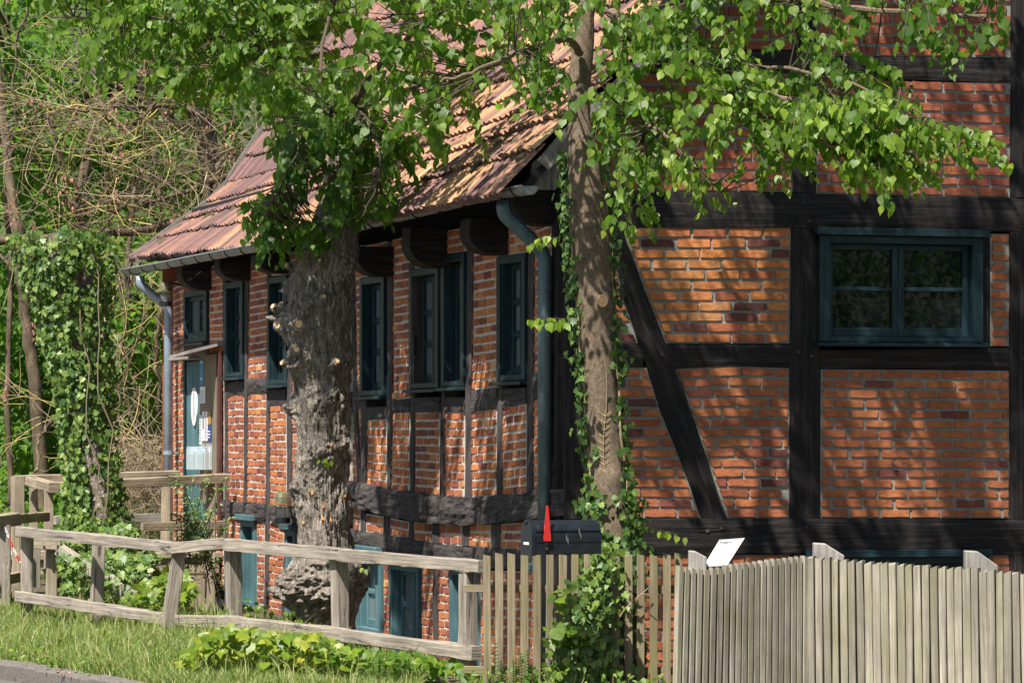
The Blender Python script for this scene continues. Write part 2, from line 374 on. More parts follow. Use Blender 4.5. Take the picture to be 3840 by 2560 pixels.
# wooded slope that closes the view behind everything
def hillside():
    xs = np.linspace(-90, 90, 60); ys = np.linspace(66, 120, 24); nx = len(xs); V = []
    for y in ys:
        for x in xs: V.append((x, y, 1.2+(y-66)*.75+3*noise.noise(Vector((x*.06, y*.06, 2)))))
    F = np.array([[j*nx+i, j*nx+i+1, (j+1)*nx+i+1, (j+1)*nx+i] for j in range(len(ys)-1) for i in range(nx-1)])
    tag(link('wooded_hillside', np_mesh('wooded_hillside', np.array(V), F, None, True), M_FOREST), kind='structure')
hillside()

# ------------------------------------------------------------------ the house
house = thing('timber_framed_house', 'red brick and black half-timbered house with a mossy tiled roof', 'house', (CX, CY, -.5))
def resample(P, s):
    """point at fraction s of a pixel polyline (by index-length)"""
    ls = [0]
    for a, b in zip(P, P[1:]): ls.append(ls[-1]+math.hypot(b[0]-a[0], b[1]-a[1]))
    t = s*ls[-1]
    for i in range(len(P)-1):
        if t <= ls[i+1]+1e-9:
            f = (t-ls[i])/max(1e-9, ls[i+1]-ls[i]); return (lerp(P[i][0], P[i+1][0], f), lerp(P[i][1], P[i+1][1], f))
    return P[-1]
def strip(surf, A, B, name, m, off=.01, depth=.16, nt=5, rough=.005, parent=house, step=.06):
    n = NG if surf is gab else NS
    L = (surf(*A[-1])-surf(*A[0])).length; ns = max(2, min(90, int(L/step)))
    W = (surf(*A[0])-surf(*B[0])).length
    sd = R.random()*100; G = []; vv = []; mb = MB()
    for i in range(ns+1):
        s = i/ns; a, b = resample(A, s), resample(B, s); row = []
        for j in range(nt+1):
            t = j/nt; px, py = lerp(a[0], b[0], t), lerp(a[1], b[1], t); p = surf(px, py, off)
            e = rough*noise.noise(Vector((s*L*2.2+sd, t*W*9, sd)))+rough*.7*noise.noise(Vector((s*L*9+sd, t*W*30, sd+5)))
            if j in (0, nt): e -= .006
            across = (surf(*b, off)-surf(*a, off)).normalized()
            if j in (0, nt): p = p+across*(rough*noise.noise(Vector((s*L*3.1+sd, t*5, 9))))
            p = p+n*e; row.append(len(mb.v)); mb.v.append(tuple(p)); vv.append((s*L, t*W))
        G.append(row)
    sgn = 1
    q = [Vector(mb.v[G[0][0]]), Vector(mb.v[G[1][0]]), Vector(mb.v[G[0][1]])]
    flip = (q[1]-q[0]).cross(q[2]-q[0]).dot(n) < 0
    def fc(ids):
        ids = ids[::-1] if flip else ids
        mb.face(ids, [vv[i] for i in ids])
    for i in range(ns):
        for j in range(nt): fc([G[i][j], G[i+1][j], G[i+1][j+1], G[i][j+1]])
    loop = [G[i][0] for i in range(ns+1)]+[G[ns][j] for j in range(1, nt+1)]+[G[i][nt] for i in range(ns-1, -1, -1)]+[G[0][j] for j in range(nt-1, 0, -1)]
    back = []
    for i in loop:
        p = Vector(mb.v[i])-n*depth; back.append(len(mb.v)); mb.v.append(tuple(p)); vv.append((vv[i][0], vv[i][1]+.1))
    K = len(loop)
    for k in range(K):
        k2 = (k+1) % K; fc([loop[k2], loop[k], back[k], back[k2]])
    return mb.build(name, m, parent)
def hbeam(surf, x0, x1, top, bot, name, m, **kw):
    xs = [x0+(x1-x0)*i/8 for i in range(9)]
    return strip(surf, [(x, poly(top, x)) for x in xs], [(x, poly(bot, x)) for x in xs], name, m, **kw)
def vpost(surf, L, Rr, name, m, **kw):
    """L, Rr: pixel polylines top to bottom"""
    return strip(surf, L, Rr, name, m, **kw)

BR_ALL = []                                             # every brick before it becomes an object or part of the rest
def brick_geo(P, n, proud, N, rr, jit=.0022):
    """P: BL, BR, TR, TL in 3D. returns ring verts and faces"""
    BL, BRp, TR, TL = P
    ex = (BRp-BL); ey = (TL-BL); out = []
    if N == 12: prm = [(.0, .07), (.014, 0), (.35, 0), (.68, 0), (.986, 0), (1, .07), (1, .93), (.986, 1), (.66, 1), (.33, 1), (.014, 1), (0, .93)]
    else: prm = [(.0, .14), (.06, 0), (.94, 0), (1, .15), (1, .85), (.94, 1), (.06, 1), (0, .86)]
    xd, yd = ex.normalized(), ey.normalized(); front, back = [], []
    tl = rr.uniform(-.002, .002); tl2 = rr.uniform(-.002, .002)
    for (a, b) in prm:
        p = BL.lerp(BRp, a).lerp(TL.lerp(TR, a), b)
        p = p+xd*rr.gauss(0, jit)+yd*rr.gauss(0, jit)
        ins = xd*((.5-a)*.005)+yd*((.5-b)*.0045)
        front.append(tuple(p+ins+n*(proud+tl*(a-.5)*2+tl2*(b-.5)*2))); back.append(tuple(p-n*.022))
    K = len(prm); V = front+back; F = [tuple(range(K))]
    for k in range(K):
        k2 = (k+1) % K; F.append((k2, k, K+k, K+k2))
    return V, F
def infill(poly3, n, m, name='infill_panel', off=0.0, depth=.1):
    mb = MB(); K = len(poly3)
    ctr = sum(poly3, Vector())/K
    nn = Vector()
    for i in range(K): nn += (poly3[i]-ctr).cross(poly3[(i+1) % K]-ctr)
    if nn.dot(n) < 0: poly3 = poly3[::-1]
    mb.v = [tuple(p+n*off) for p in poly3]+[tuple(p-n*depth) for p in poly3]
    mb.face(range(K))
    for i in range(K): mb.face(((i+1) % K, i, K+i, K+(i+1) % K))
    return mb.build(name, m, house)

def gable_panel(left, right, top, bot, rows, blen, tone, keep=None, first=None, wear=.2):
    """left/right: [(y, x)] polylines, top/bot: [(x, y)] polylines, all in photograph pixels"""
    rr = random.Random(len(BR_ALL)+5)
    ys0 = poly(top, poly(left, top[0][1])); pts = []
    yt = min(p[1] for p in top); yb = max(p[1] for p in bot)
    # outline
    out = []
    for y, x in left: out.append((x, y))
    out = [(x, min(max(y, poly(top, x)), poly(bot, x))) for x, y in out]
    rt = [(x, min(max(y, poly(top, x)), poly(bot, x))) for y, x in right]
    # close along bottom then right upwards
    mid_b = [(x, y) for x, y in bot if out[-1][0] < x < rt[-1][0]]
    mid_t = [(x, y) for x, y in top if out[0][0] < x < rt[0][0]]
    P = [gab(*p) for p in out+mid_b+rt[::-1]+mid_t[::-1]]
    pan = infill(P, NG, M_MORTAR, off=-.006)
    g = 4.6                                             # half joint in px
    for r in range(rows):
        s0, s1 = r/rows, (r+1)/rows
        def Y(x, s): return lerp(poly(top, x), poly(bot, x), s)
        yc0, yc1 = Y((left[0][1]+right[0][1])/2, s0), Y((left[0][1]+right[0][1])/2, s1)
        xl = max(poly(left, yc0), poly(left, yc1)); xr = min(poly(right, yc0), poly(right, yc1))
        xlm = (poly(left, yc0)+poly(left, yc1))/2; xrm = (poly(right, yc0)+poly(right, yc1))/2
        if xrm-xlm < 14: continue
        ph = (first if first is not None else .1)+(.5 if r % 2 else 0)+rr.uniform(-.05, .05)
        x = xlm-blen*(ph % 1.0); cuts = []
        while x < xrm: cuts.append((x, x+blen)); x += blen*rr.uniform(.97, 1.03)
        for a, b in cuts:
            a2, b2 = max(a, xlm+4), min(b, xrm-4)
            if b2-a2 < 22: continue
            def X(x, s, e):
                if e and a2 > a: return poly(left, lerp(yc0, yc1, s))+7
                if not e and b2 < b: return poly(right, lerp(yc0, yc1, s))-7
                return x
            la0, la1 = (X(a2+g, 0, True), X(a2+g, 1, True)); rb0, rb1 = (X(b2-g, 0, False), X(b2-g, 1, False))
            gy = 4.5+rr.uniform(-.7, .9)
            q = [(la1, Y(a2, s1)-gy), (rb1, Y(b2, s1)-gy), (rb0, Y(b2, s0)+gy), (la0, Y(a2, s0)+gy)]
            if rb0-la0 < 12 or rb1-la1 < 12: continue
            tn = tone(rr)
            vis = (min(rb0, 3840)-max(la0, 0))*(yc1-yc0)
            if keep: vis *= keep((la0+rb0)/2, yc0)
            if yc1 < 0: vis = 0
            BR_ALL.append((vis, [gab(*p) for p in q], NG, .004+rr.uniform(-.001, .004), 12, tn, pan, rr.random()))
def t_orange(rr):
    v = rr.random()
    return rr.uniform(.05, .22) if v < .16 else (rr.uniform(.42, .55) if v < .3 else rr.uniform(.68, .92))
def t_mixed(rr):
    v = rr.random()
    return rr.uniform(.05, .25) if v < .17 else (rr.uniform(.38, .5) if v < .4 else rr.uniform(.5, .68))
def t_red(rr):
    v = rr.random()
    return rr.uniform(.18, .3) if v < .05 else rr.uniform(.5, .68)
def t_deep(rr): return rr.uniform(.3, .5)

BRACE_L = [(853, 2292), (1098, 2336), (1288, 2398), (1375, 2430), (1533, 2478), (1733, 2560), (1943, 2633)]   # (y, x)
BRACE_R = [(853, 2330), (1082, 2412), (1288, 2494), (1452, 2560), (1706, 2644), (1943, 2723)]
CORN = [(700, 2172), (2090, 2172)]
P1U = [(853, 2971), (1313, 2965)]; P1U_R = [(853, 3062), (1313, 3074)]
P1L = [(1370, 2963), (1943, 2962)]; P1L_R = [(1370, 3075), (1943, 3074)]
verge_x = lambda y: poly([(-400, 2980), (60, 2585), (235, 2405), (501, 2140), (720, 2110)], y)
trunk_hide = lambda x, y: .25 if x < 2360 else 1
gable_panel([(y, x+4) for y, x in BRACE_R if y <= 1300], [(853, 2968), (1290, 2962)], [(2300, 852), (2968, 852)], [(2300, 1287), (2968, 1287)], 11, 131, t_orange, trunk_hide)
gable_panel([(853, 2172), (1288, 2172)], [(y, x-4) for y, x in BRACE_L if y <= 1300], [(2172, 852), (2340, 852)], [(2172, 1287), (2420, 1287)], 11, 131, t_orange, trunk_hide)
gable_panel([(1378, 2532)]+[(y, x+4) for y, x in BRACE_R if y > 1400], [(1378, 2961), (1943, 2960)], [(2520, 1384), (2740, 1372), (2968, 1380)], [(2520, 1942), (2968, 1941)], 15, 125, t_mixed, trunk_hide)
gable_panel([(1375, 2172), (1943, 2172)], [(y, x-4) for y, x in BRACE_L if y >= 1375], [(2172, 1378), (2440, 1378)], [(2172, 1942), (2640, 1942)], 15, 125, t_mixed, trunk_hide)
gable_panel([(1384, 3079), (1942, 3076)], [(1384, 3789), (1942, 3788)], [(3070, 1381), (3790, 1389)], [(3070, 1941), (3790, 1944)], 15, 114, t_red)
gable_panel([(875, 3714), (1298, 3714)], [(875, 3789), (1298, 3788)], [(3700, 876), (3790, 877)], [(3700, 1299), (3790, 1301)], 12, 114, t_red, first=0)
gable_panel([(303, 3062), (728, 3062)], [(310, 3794), (742, 3791)], [(3050, 290), (3795, 311)], [(3050, 726), (3795, 742)], 11, 121, t_deep, lambda x, y: .7)
gable_panel([(-230, 3062), (212, 3062)], [(-230, 3796), (216, 3795)], [(3050, -230), (3800, -230)], [(3050, 208), (3800, 217)], 11, 121, t_deep, lambda x, y: .8)
gable_panel([(275, 2395), (501, 2165), (718, 2172)], [(275, 2974), (722, 2972)], [(2100, 276), (2980, 276)], [(2100, 718), (2980, 720)], 11, 121, t_deep, lambda x, y: .6 if x > 2480 else .1)
gable_panel([(-230, 2850), (60, 2610), (186, 2480)], [(-230, 2974), (186, 2974)], [(2500, -230), (2980, -230)], [(2400, 188), (2980, 192)], 10, 121, t_deep, lambda x, y: .5)
gable_panel([(2078, 2172), (2560, 2172)], [(2078, 2966), (2560, 2966)], [(2172, 2079), (2970, 2079)], [(2172, 2560), (2970, 2560)], 12, 125, t_red, lambda x, y: .35 if y < 2160 or x < 2560 else 0)
gable_panel([(2080, 3710), (2560, 3710)], [(2080, 3790), (2560, 3790)], [(3700, 2080), (3800, 2080)], [(3700, 2560), (3800, 2560)], 12, 125, t_red, lambda x, y: .8 if y < 2150 else 0)

# timbers of the gable
B = M_BLACKOAK
hbeam(gab, 2096, 3940, [(2096, 712), (2560, 719), (2968, 723), (3060, 727), (3790, 741), (3940, 742)], [(2096, 850), (2560, 851), (3060, 852), (3690, 866), (3940, 868)], 'timber_beam', B, off=.022)
hbeam(gab, 2096, 3940, [(2096, 1944), (2640, 1944), (2968, 1942), (3300, 1944), (3790, 1947), (3940, 1948)], [(2096, 2078), (2640, 2077), (3060, 2074), (3790, 2078), (3940, 2078)], 'timber_beam', B, off=.024)
vpost(gab, [(2976, -300), (2976, 190), (2976, 721)], [(3060, -300), (3060, 210), (3058, 725)], 'timber_post', B, off=.012)
vpost(gab, [(x, y) for y, x in P1U]+[(2963, 1943)], [(x, y) for y, x in P1U_R]+[(3074, 1942)], 'timber_post', M_WEATHER if False else B, off=.014)
vpost(gab, [(x, y) for y, x in BRACE_L], [(x, y) for y, x in BRACE_R], 'timber_brace', B, off=.018)
hbeam(gab, 2496, 2962, [(2496, 1289), (2962, 1288)], [(2496, 1383), (2730, 1371), (2962, 1378)], 'timber_rail', B, off=.008)
hbeam(gab, 2172, 2412, [(2172, 1288), (2412, 1288)], [(2172, 1377), (2412, 1377)], 'timber_rail', B, off=.008)
hbeam(gab, 3076, 3789, [(3076, 1312), (3789, 1302)], [(3076, 1379), (3789, 1387)], 'timber_rail', B, off=.008)
hbeam(gab, 3062, 3794, [(3062, 209), (3794, 218)], [(3062, 289), (3794, 310)], 'timber_rail', B, off=.01)
hbeam(gab, 2400, 2974, [(2400, 188), (2974, 192)], [(2400, 273), (2974, 275)], 'timber_rail', B, off=.01)
vpost(gab, [(3797, -300), (3792, 740)], [(3905, -300), (3905, 740)], 'timber_post', B, off=.02)
vpost(gab, [(3790, 868), (3790, 1946)], [(3900, 868), (3900, 1946)], 'timber_post', B, off=.02)
vpost(gab, [(3790, 2079), (3790, 2600)], [(3900, 2079), (3900, 2600)], 'timber_post', B, off=.02)
vpost(gab, [(2096, 851), (2093, 1400), (2092, 1943)], [(2170, 851), (2170, 1400), (2170, 1943)], 'timber_post', B, off=.012)
vpost(gab, [(2096, 2079), (2096, 2700)], [(2170, 2079), (2170, 2700)], 'timber_post', B, off=.012)
vpost(gab, [(2968, 2079), (2968, 2700)], [(3020, 2079), (3020, 2700)], 'timber_post', B, off=.012)
for a, b_ in (((3660, 880), (3710, 1300)),):
    vpost(gab, [(3684, 868), (3684, 1301)], [(3712, 868), (3712, 1301)], 'timber_post', B, off=.006)
for x, y in ((3008, 760), (3030, 830), (2990, 1320), (3040, 1335), (2700, 1980), (2650, 1990), (3020, 1975), (2480, 1330), (3840, 790), (3830, 1345), (3010, 240), (3845, 1990)):
    mb = MB(); c = gab(x, y, .01); mb.tube([c, c+NG*.021], [.014, .012], 8, .7); mb.build('wooden_peg', M_WEATHER, house)
# wall continuing to the right outside the frame
infill([gab(3903, -300), gab(3903, 2700), gab(4700, 2700), gab(4700, -300)], NG, M_BRICK, 'gable_wall', -.004)
# upper gable towards the verge, in the roof's shade
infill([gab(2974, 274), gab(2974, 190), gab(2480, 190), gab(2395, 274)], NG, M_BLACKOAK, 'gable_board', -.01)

# window frames
def frame_fn(o, ex, en): return lambda u, v, d: o+ex*u+Vector((0, 0, v))+en*d
def window(fr, W, H, cols, rows, m, jamb=.055, depth=.10, sash=.04, proud=.02, glass=M_GLASS, sill=True, name='window', header=.05, drip=False, mun=.028):
    mb = MB()
    mb.box(fr, 0, jamb, 0, H, -depth-.03, proud); mb.box(fr, W-jamb, W, 0, H, -depth-.03, proud)
    mb.box(fr, jamb, W-jamb, H-header, H, -depth-.03, proud-.003); mb.box(fr, jamb, W-jamb, 0, header*.7, -depth-.03, proud-.003)
    if drip:
        mb.box(fr, -.035, W+.035, H+.002, H+.055, -.02, proud+.05)
    win = mb.build(name, m, house, bevel=.003)
    iu0, iu1, iv0, iv1 = jamb, W-jamb, header*.7, H-header
    per = max(1, cols//2) if cols > 1 else 1
    n_s = 2 if cols > 1 else 1
    sw = (iu1-iu0)/n_s
    for k in range(n_s):
        a, b_ = iu0+k*sw+.002, iu0+(k+1)*sw-.002
        sb = MB(); d0, d1 = -depth-.015, -depth+.025
        sb.box(fr, a, a+sash, iv0+.002, iv1-.002, d0, d1); sb.box(fr, b_-sash, b_, iv0+.002, iv1-.002, d0, d1)
        sb.box(fr, a+sash, b_-sash, iv1-sash, iv1-.002, d0, d1-.002); sb.box(fr, a+sash, b_-sash, iv0+.002, iv0+sash*1.5, d0, d1-.002)
        ga, gb, gc, gd = a+sash, b_-sash, iv0+sash*1.5, iv1-sash
        for r in range(1, rows):
            v = gc+(gd-gc)*r/rows; sb.box(fr, ga, gb, v-mun/2, v+mun/2, d0, d1-.006)
        so = sb.build('sash', m, win, bevel=.003)
        for r in range(rows):
            v0, v1 = gc+(gd-gc)*r/rows, gc+(gd-gc)*(r+1)/rows
            pb = MB(); t1, t2 = R.uniform(-.003, .003), R.uniform(-.002, .002)
            dd = d0+.012
            pb.v = [tuple(fr(ga, v0, dd+t1)), tuple(fr(gb, v0, dd-t1)), tuple(fr(gb, v1, dd-t1+t2)), tuple(fr(ga, v1, dd+t1+t2))]
            pb.face((0, 1, 2, 3)); pb.build('pane', glass, win)
    if sill:
        sb = MB(); q = [fr(-.035, -.035, proud+.05), fr(W+.035, -.035, proud+.05), fr(W+.035, -.012, proud+.05), fr(-.035, -.012, proud+.05),
                        fr(-.035, -.035, -depth), fr(W+.035, -.035, -depth), fr(W+.035, .012, -depth), fr(-.035, .012, -depth)]
        sb.quadbox(q); sb.build('sill', m, win, bevel=.003)
    ib = MB(); ib.v = [tuple(fr(0, 0, -depth-.07)), tuple(fr(W, 0, -depth-.07)), tuple(fr(W, H, -depth-.07)), tuple(fr(0, H, -depth-.07))]; ib.face((0, 1, 2, 3)); ib.build('dark_backing', M_DARK, win)  # near-black sheet standing in for the unlit room behind the panes
    return win
# gable window
o = gab(3066, 1280); W_ = (gab(3678, 1280)-o).dot(ET); H_ = (1280-886)/FPX*o.y*1.01
win = window(frame_fn(o, ET, NG), W_, H_, 2, 2, M_TEAL, jamb=.085, depth=.05, sash=.045, proud=.045, header=.055, drip=True, mun=.03)
# barred cellar window under the sill beam
o = gab(3030, 2500); W_ = (gab(3690, 2500)-o).dot(ET)
window(frame_fn(o, ET, NG), W_, (2500-2092)/FPX*o.y, 2, 2, M_TEAL, jamb=.08, depth=.06, proud=.03, drip=True)

# ---- side wall
def side_panel(xl, xr, tl, tr, bl, br, tone=None, pitch=.068, blen=.2):
    rr = random.Random(int(xl*7+tl)); n = NS
    P = [sid(xl, tl), sid(xr, tr), sid(xr, br), sid(xl, bl)]
    pan = infill(P, NS, M_LIME, off=-.006)
    u0, u1 = su(xl), su(xr); Wm = u0-u1
    rows = max(1, round(((sid(xl, tl).z-sid(xl, bl).z)+(sid(xr, tr).z-sid(xr, br).z))/2/pitch)); nb = max(1, Wm/blen)
    def pt(a, s):
        u = lerp(u0, u1, a)
        zt = lerp(P[0].z, P[1].z, a); zb = lerp(P[3].z, P[2].z, a); z = lerp(zt, zb, s)
        if 0 < s < 1: z += .006*noise.noise(Vector((u*1.7, z*6, 3)))
        return spt(u, z)
    base = rr.uniform(.5, .66)
    for r in range(rows):
        a = -(.5 if r % 2 else 0)/nb+rr.uniform(-.1, .1)/nb
        while a < 1:
            w = rr.uniform(.9, 1.1)/nb; a0, a1 = max(a, 0), min(a+w, 1); a += w
            if (a1-a0)*nb < .25: continue
            g = .0085/Wm; gs = .0078/pitch/rows+rr.uniform(-.001, .001)
            s0, s1 = r/rows+gs, (r+1)/rows-gs
            q = [pt(a0+g, s1), pt(a1-g, s1), pt(a1-g, s0), pt(a0+g, s0)]
            tn = base+rr.gauss(0, .12); 
            if rr.random() < .07: tn = rr.uniform(.78, .95)
            if rr.random() < .08: tn = rr.uniform(.2, .34)
            BR_ALL.append((0, q, NS, -.001+rr.uniform(-.002, .004), 8, max(.05, min(1, tn)), None, 0))
SP = side_panel
# lower storey
SP(850, 912, 1482, 1478, 1878, 1884); SP(924, 996, 1476, 1474, 1884, 1890); SP(1008, 1072, 1521, 1515, 1893, 1902)
SP(1090, 1200, 1540, 1545, 1900, 1905); SP(1215, 1308, 1545, 1545, 1905, 1905); SP(1322, 1352, 1535, 1532, 1808, 1816); SP(1370, 1448, 1574, 1570, 1822, 1834)
SP(1463, 1534, 1548, 1546, 1838, 1848); SP(1549, 1645, 1546, 1545, 1849, 1858); SP(1662, 1740, 1545, 1545, 1859, 1864)
SP(1763, 1860, 1544, 1534, 1864, 1859); SP(1878, 1971, 1530, 1512, 1860, 1850); SP(1994, 2092, 1500, 1470, 1848, 1836)
# upper storey, between windows and up under the eave
SP(648, 692, 1060, 1040, 2040, 2040, blen=.16); SP(690, 780, 1030, 1010, 1104, 1092); SP(784, 834, 1000, 985, 1420, 1425); SP(845, 925, 985, 970, 1052, 1046)
SP(930, 1000, 968, 950, 1424, 1416); SP(1000, 1083, 960, 940, 1036, 1028); SP(1085, 1200, 950, 930, 1470, 1470); SP(1215, 1310, 930, 920, 1470, 1470)
SP(1325, 1354, 930, 920, 1464, 1462); SP(1354, 1450, 925, 905, 1040, 1025); SP(1469, 1538, 900, 885, 1500, 1492); SP(1538, 1655, 890, 870, 1008, 995); SP(1655, 1748, 870, 850, 955, 940)
SP(1765, 1868, 860, 835, 1462, 1452); SP(1868, 1978, 830, 800, 962, 945); SP(1996, 2094, 800, 770, 1398, 1372)
SP(767, 838, 1300, 1296, 1880, 1880); SP(808, 838, 1928, 1928, 2200, 2200)
# frieze between the two sill beams
for a in ((1322, 1349, 1903, 1908, 1984, 1990), (1366, 1437, 1924, 1936, 1992, 2002), (1456, 1531, 1940, 1956, 2004, 2018), (1546, 1618, 1956, 1962, 2022, 2032), (1644, 1730, 1964, 1967, 2038, 2046), (1755, 1838, 1966, 1966, 2048, 2054), (1873, 1960, 1964, 1958, 2056, 2060), (1975, 2092, 1950, 1940, 2060, 2064)): SP(*a)
# cellar storey
SP(850, 908, 1938, 1946, 2290, 2290); SP(962, 990, 1950, 1955, 2290, 2290); SP(1004, 1062, 1952, 1972, 2300, 2310); SP(1110, 1330, 1960, 1990, 2380, 2400)
SP(1438, 1462, 2110, 2115, 2470, 2480); SP(1580, 1622, 2126, 2128, 2560, 2570); SP(1637, 1690, 2130, 2134, 2570, 2580); SP(1800, 2020, 2138, 2140, 2620, 2640)
SP(2050, 2092, 2140, 2140, 2640, 2650)
# posts of the side wall (each a bent, hand-hewn timber)
Wt = M_WEATHER
def SPOST(L, Rr, off=.014, m=Wt): return vpost(sid, L, Rr, 'timber_post', m, off=off, rough=.008, depth=.14)
SPOST([(833, 1030), (838, 1430), (840, 1880), (838, 2290)], [(846, 1030), (849, 1430), (850, 1880), (849, 2290)])
SPOST([(917, 1010), (913, 1470), (910, 1885)], [(929, 1010), (924, 1470), (921, 1885)])
SPOST([(1000, 1000), (997, 1470), (992, 1900), (988, 2300)], [(1008, 1000), (1008, 1470), (1006, 1900), (1002, 2300)])
SPOST([(1082, 990), (1074, 1470), (1072, 1905)], [(1092, 990), (1090, 1470), (1090, 1905)])
SPOST([(1310, 930), (1322, 1530), (1338, 1815)], [(1322, 930), (1336, 1530), (1352, 1815)])
SPOST([(1066, 1965), (1052, 2310)], [(1078, 1965), (1066, 2310)], .018)
SPOST([(1448, 1010), (1450, 1470), (1448, 1838)], [(1468, 1010), (1468, 1470), (1461, 1838)])
SPOST([(1353, 1485), (1352, 1820)], [(1372, 1485), (1370, 1820)])
SPOST([(1533, 960), (1537, 1490), (1535, 1852)], [(1545, 960), (1549, 1490), (1549, 1852)])
SPOST([(1648, 960), (1652, 1490), (1645, 1860)], [(1660, 960), (1664, 1490), (1661, 1860)])
SPOST([(1748, 930), (1745, 1400), (1742, 1600), (1740, 1866)], [(1768, 930), (1765, 1400), (1762, 1600), (1762, 1866)])
SPOST([(1866, 1420), (1862, 1640), (1860, 1864)], [(1880, 1420), (1877, 1640), (1878, 1864)])
SPOST([(1978, 870), (1975, 1400), (1971, 1852)], [(1998, 870), (1996, 1400), (1993, 1852)])
SPOST([(2094, 800), (2092, 1400), (2091, 1945)], [(2118, 800), (2114, 1400), (2114, 1945)], .02, B)
SPOST([(2092, 2080), (2092, 2700)], [(2114, 2080), (2114, 2700)], .02, B)
SPOST([(1621, 2132), (1621, 2570)], [(1637, 2132), (1637, 2570)])
for xs_ in ((1349, 1366, 1895, 1990), (1437, 1456, 1930, 2010), (1531, 1546, 1950, 2022), (1618, 1644, 1958, 2036), (1730, 1755, 1962, 2046), (1838, 1873, 1963, 2054), (1960, 1975, 1955, 2060)):
    a, b_, c_, d_ = xs_; SPOST([(a, c_), (a, d_)], [(b_, c_), (b_, d_)], .010)
# mid rail, one short piece between each pair of posts
for a in ((850, 911, 1431, 1429, 1481, 1480), (924, 997, 1420, 1417, 1476, 1472), (1008, 1072, 1458, 1456, 1520, 1515), (1090, 1200, 1470, 1470, 1542, 1542), (1215, 1310, 1470, 1470, 1545, 1545), (1323, 1352, 1464, 1462, 1534, 1532), (1372, 1448, 1526, 1524, 1573, 1570), (1468, 1536, 1497, 1494, 1547, 1545),
          (1549, 1648, 1490, 1487, 1546, 1545), (1664, 1742, 1490, 1490, 1545, 1545), (1764, 1864, 1462, 1453, 1544, 1533), (1879, 1971, 1460, 1450, 1530, 1512), (1996, 2092, 1396, 1368, 1500, 1468)):
    x0, x1, t0, t1, b0, b1 = a
    hbeam(sid, x0+1, x1-1, [(x0, t0), (x1, t1)], [(x0, b0), (x1, b1)], 'timber_rail', Wt, off=.012, rough=.009, depth=.12)
hbeam(sid, 1180, 2092, [(1180, 1795), (1324, 1807), (1454, 1834), (1552, 1848), (1650, 1861), (1716, 1865), (1852, 1859), (1966, 1846), (2092, 1832)], [(1180, 1880), (1324, 1897), (1438, 1935), (1541, 1954), (1617, 1962), (1743, 1967), (1852, 1963), (1960, 1950), (2092, 1930)], 'timber_beam', Wt, off=.06, rough=.022, depth=.2, nt=8, step=.05)
hbeam(sid, 1180, 2092, [(1180, 1965), (1330, 1986), (1438, 2002), (1530, 2018), (1628, 2037), (1743, 2050), (1880, 2056), (2092, 2062)], [(1180, 2010), (1330, 2040), (1438, 2062), (1530, 2090), (1640, 2118), (1780, 2130), (2092, 2138)], 'timber_beam', Wt, off=.02, rough=.012)
for x0, x1, t0, t1, b0, b1 in ((808, 838, 1872, 1874, 1927, 1930), (850, 909, 1880, 1885, 1935, 1945), (921, 992, 1886, 1892, 1945, 1952), (1006, 1074, 1896, 1905, 1950, 1972), (1074, 1200, 1905, 1905, 1972, 1980)):
    hbeam(sid, x0, x1, [(x0, t0), (x1, t1)], [(x0, b0), (x1, b1)], 'timber_beam', Wt, off=.03, rough=.014, depth=.16)
hbeam(sid, 690, 782, [(690, 1293), (782, 1280)], [(690, 1342), (782, 1334)], 'timber_rail', M_REDBOARD, off=.004)
# beam heads that carry the eave
def beam_head(xr_, y0, y1, out=.30, along=.24):
    u = su(xr_); z1 = sid(xr_, y0).z; z0 = sid(xr_, y1).z; h = z1-z0
    prof = [(-.05, 1), (out, 1), (out+.008, .5), (out-.01, .34), (out-.05, .18), (out-.11, .06), (out-.18, .0), (-.05, 0)]
    mb = MB(); K = len(prof)
    for uu in (u, u+along):
        for d, t in prof: mb.v.append(tuple(spt(uu, z0+h*t, d)))
    mb.face(range(K), [(d, t*h) for d, t in prof]); mb.face([K+i for i in range(K)][::-1], [(d, t*h) for d, t in prof][::-1])
    for i in range(K):
        j = (i+1) % K; mb.face((j, i, K+i, K+j), [(0, 0), (.05, 0), (.05, along), (0, along)])
    o = mb.build('beam_head', B, house, bevel=.008)
for a in ((792, 984, 1087), (939, 968, 1052), (1085, 950, 1024), (1290, 935, 1035), (1476, 925, 1036), (1677, 850, 1003), (1906, 820, 954)): beam_head(*a)
beam_head(2100, 715, 843, .31, .26)
# windows of the side wall: px left, px right, y top and bottom at the middle
def side_window(x0, x1, yt, yb, cols=2, rows=3, **kw):
    xm = (x0+x1)/2; pm = sid(xm, yb); zt = sid(xm, yt).z
    u0 = su(x0); o = spt(u0, pm.z); W = u0-su(x1)
    return window(frame_fn(o, -EW, NS), W, zt-pm.z, cols, rows, kw.pop('m', M_TEAL), **kw)
kw = dict(jamb=.075, depth=.095, sash=.045, glass=M_GLASS2, header=.06, mun=.05)
side_window(694, 780, 1088, 1282, 2, 1, **{**kw, 'depth': .05})
side_window(848, 915, 1056, 1412, **kw); side_window(1008, 1080, 1036, 1440, **kw); side_window(1356, 1446, 1036, 1482, **kw)
side_window(1541, 1650, 1003, 1455, **kw); side_window(1662, 1746, 952, 1448, **kw); side_window(1870, 1976, 955, 1426, **kw)
kc = dict(jamb=.07, depth=.09, sash=.045, glass=M_GLASS2, header=.06, mun=.045, m=M_DOOR, sill=False, drip=True)
side_window(908, 960, 1950, 2270, 2, 2, **kc); side_window(1076, 1112, 1985, 2300, 2, 2, **kc); side_window(1336, 1434, 2070, 2372, 2, 2, **kc)
side_window(1466, 1576, 2112, 2540, 2, 3, **kc); side_window(1692, 1796, 2130, 2560, 2, 3, **kc); side_window(2022, 2048, 2140, 2560, 1, 2, **kc)

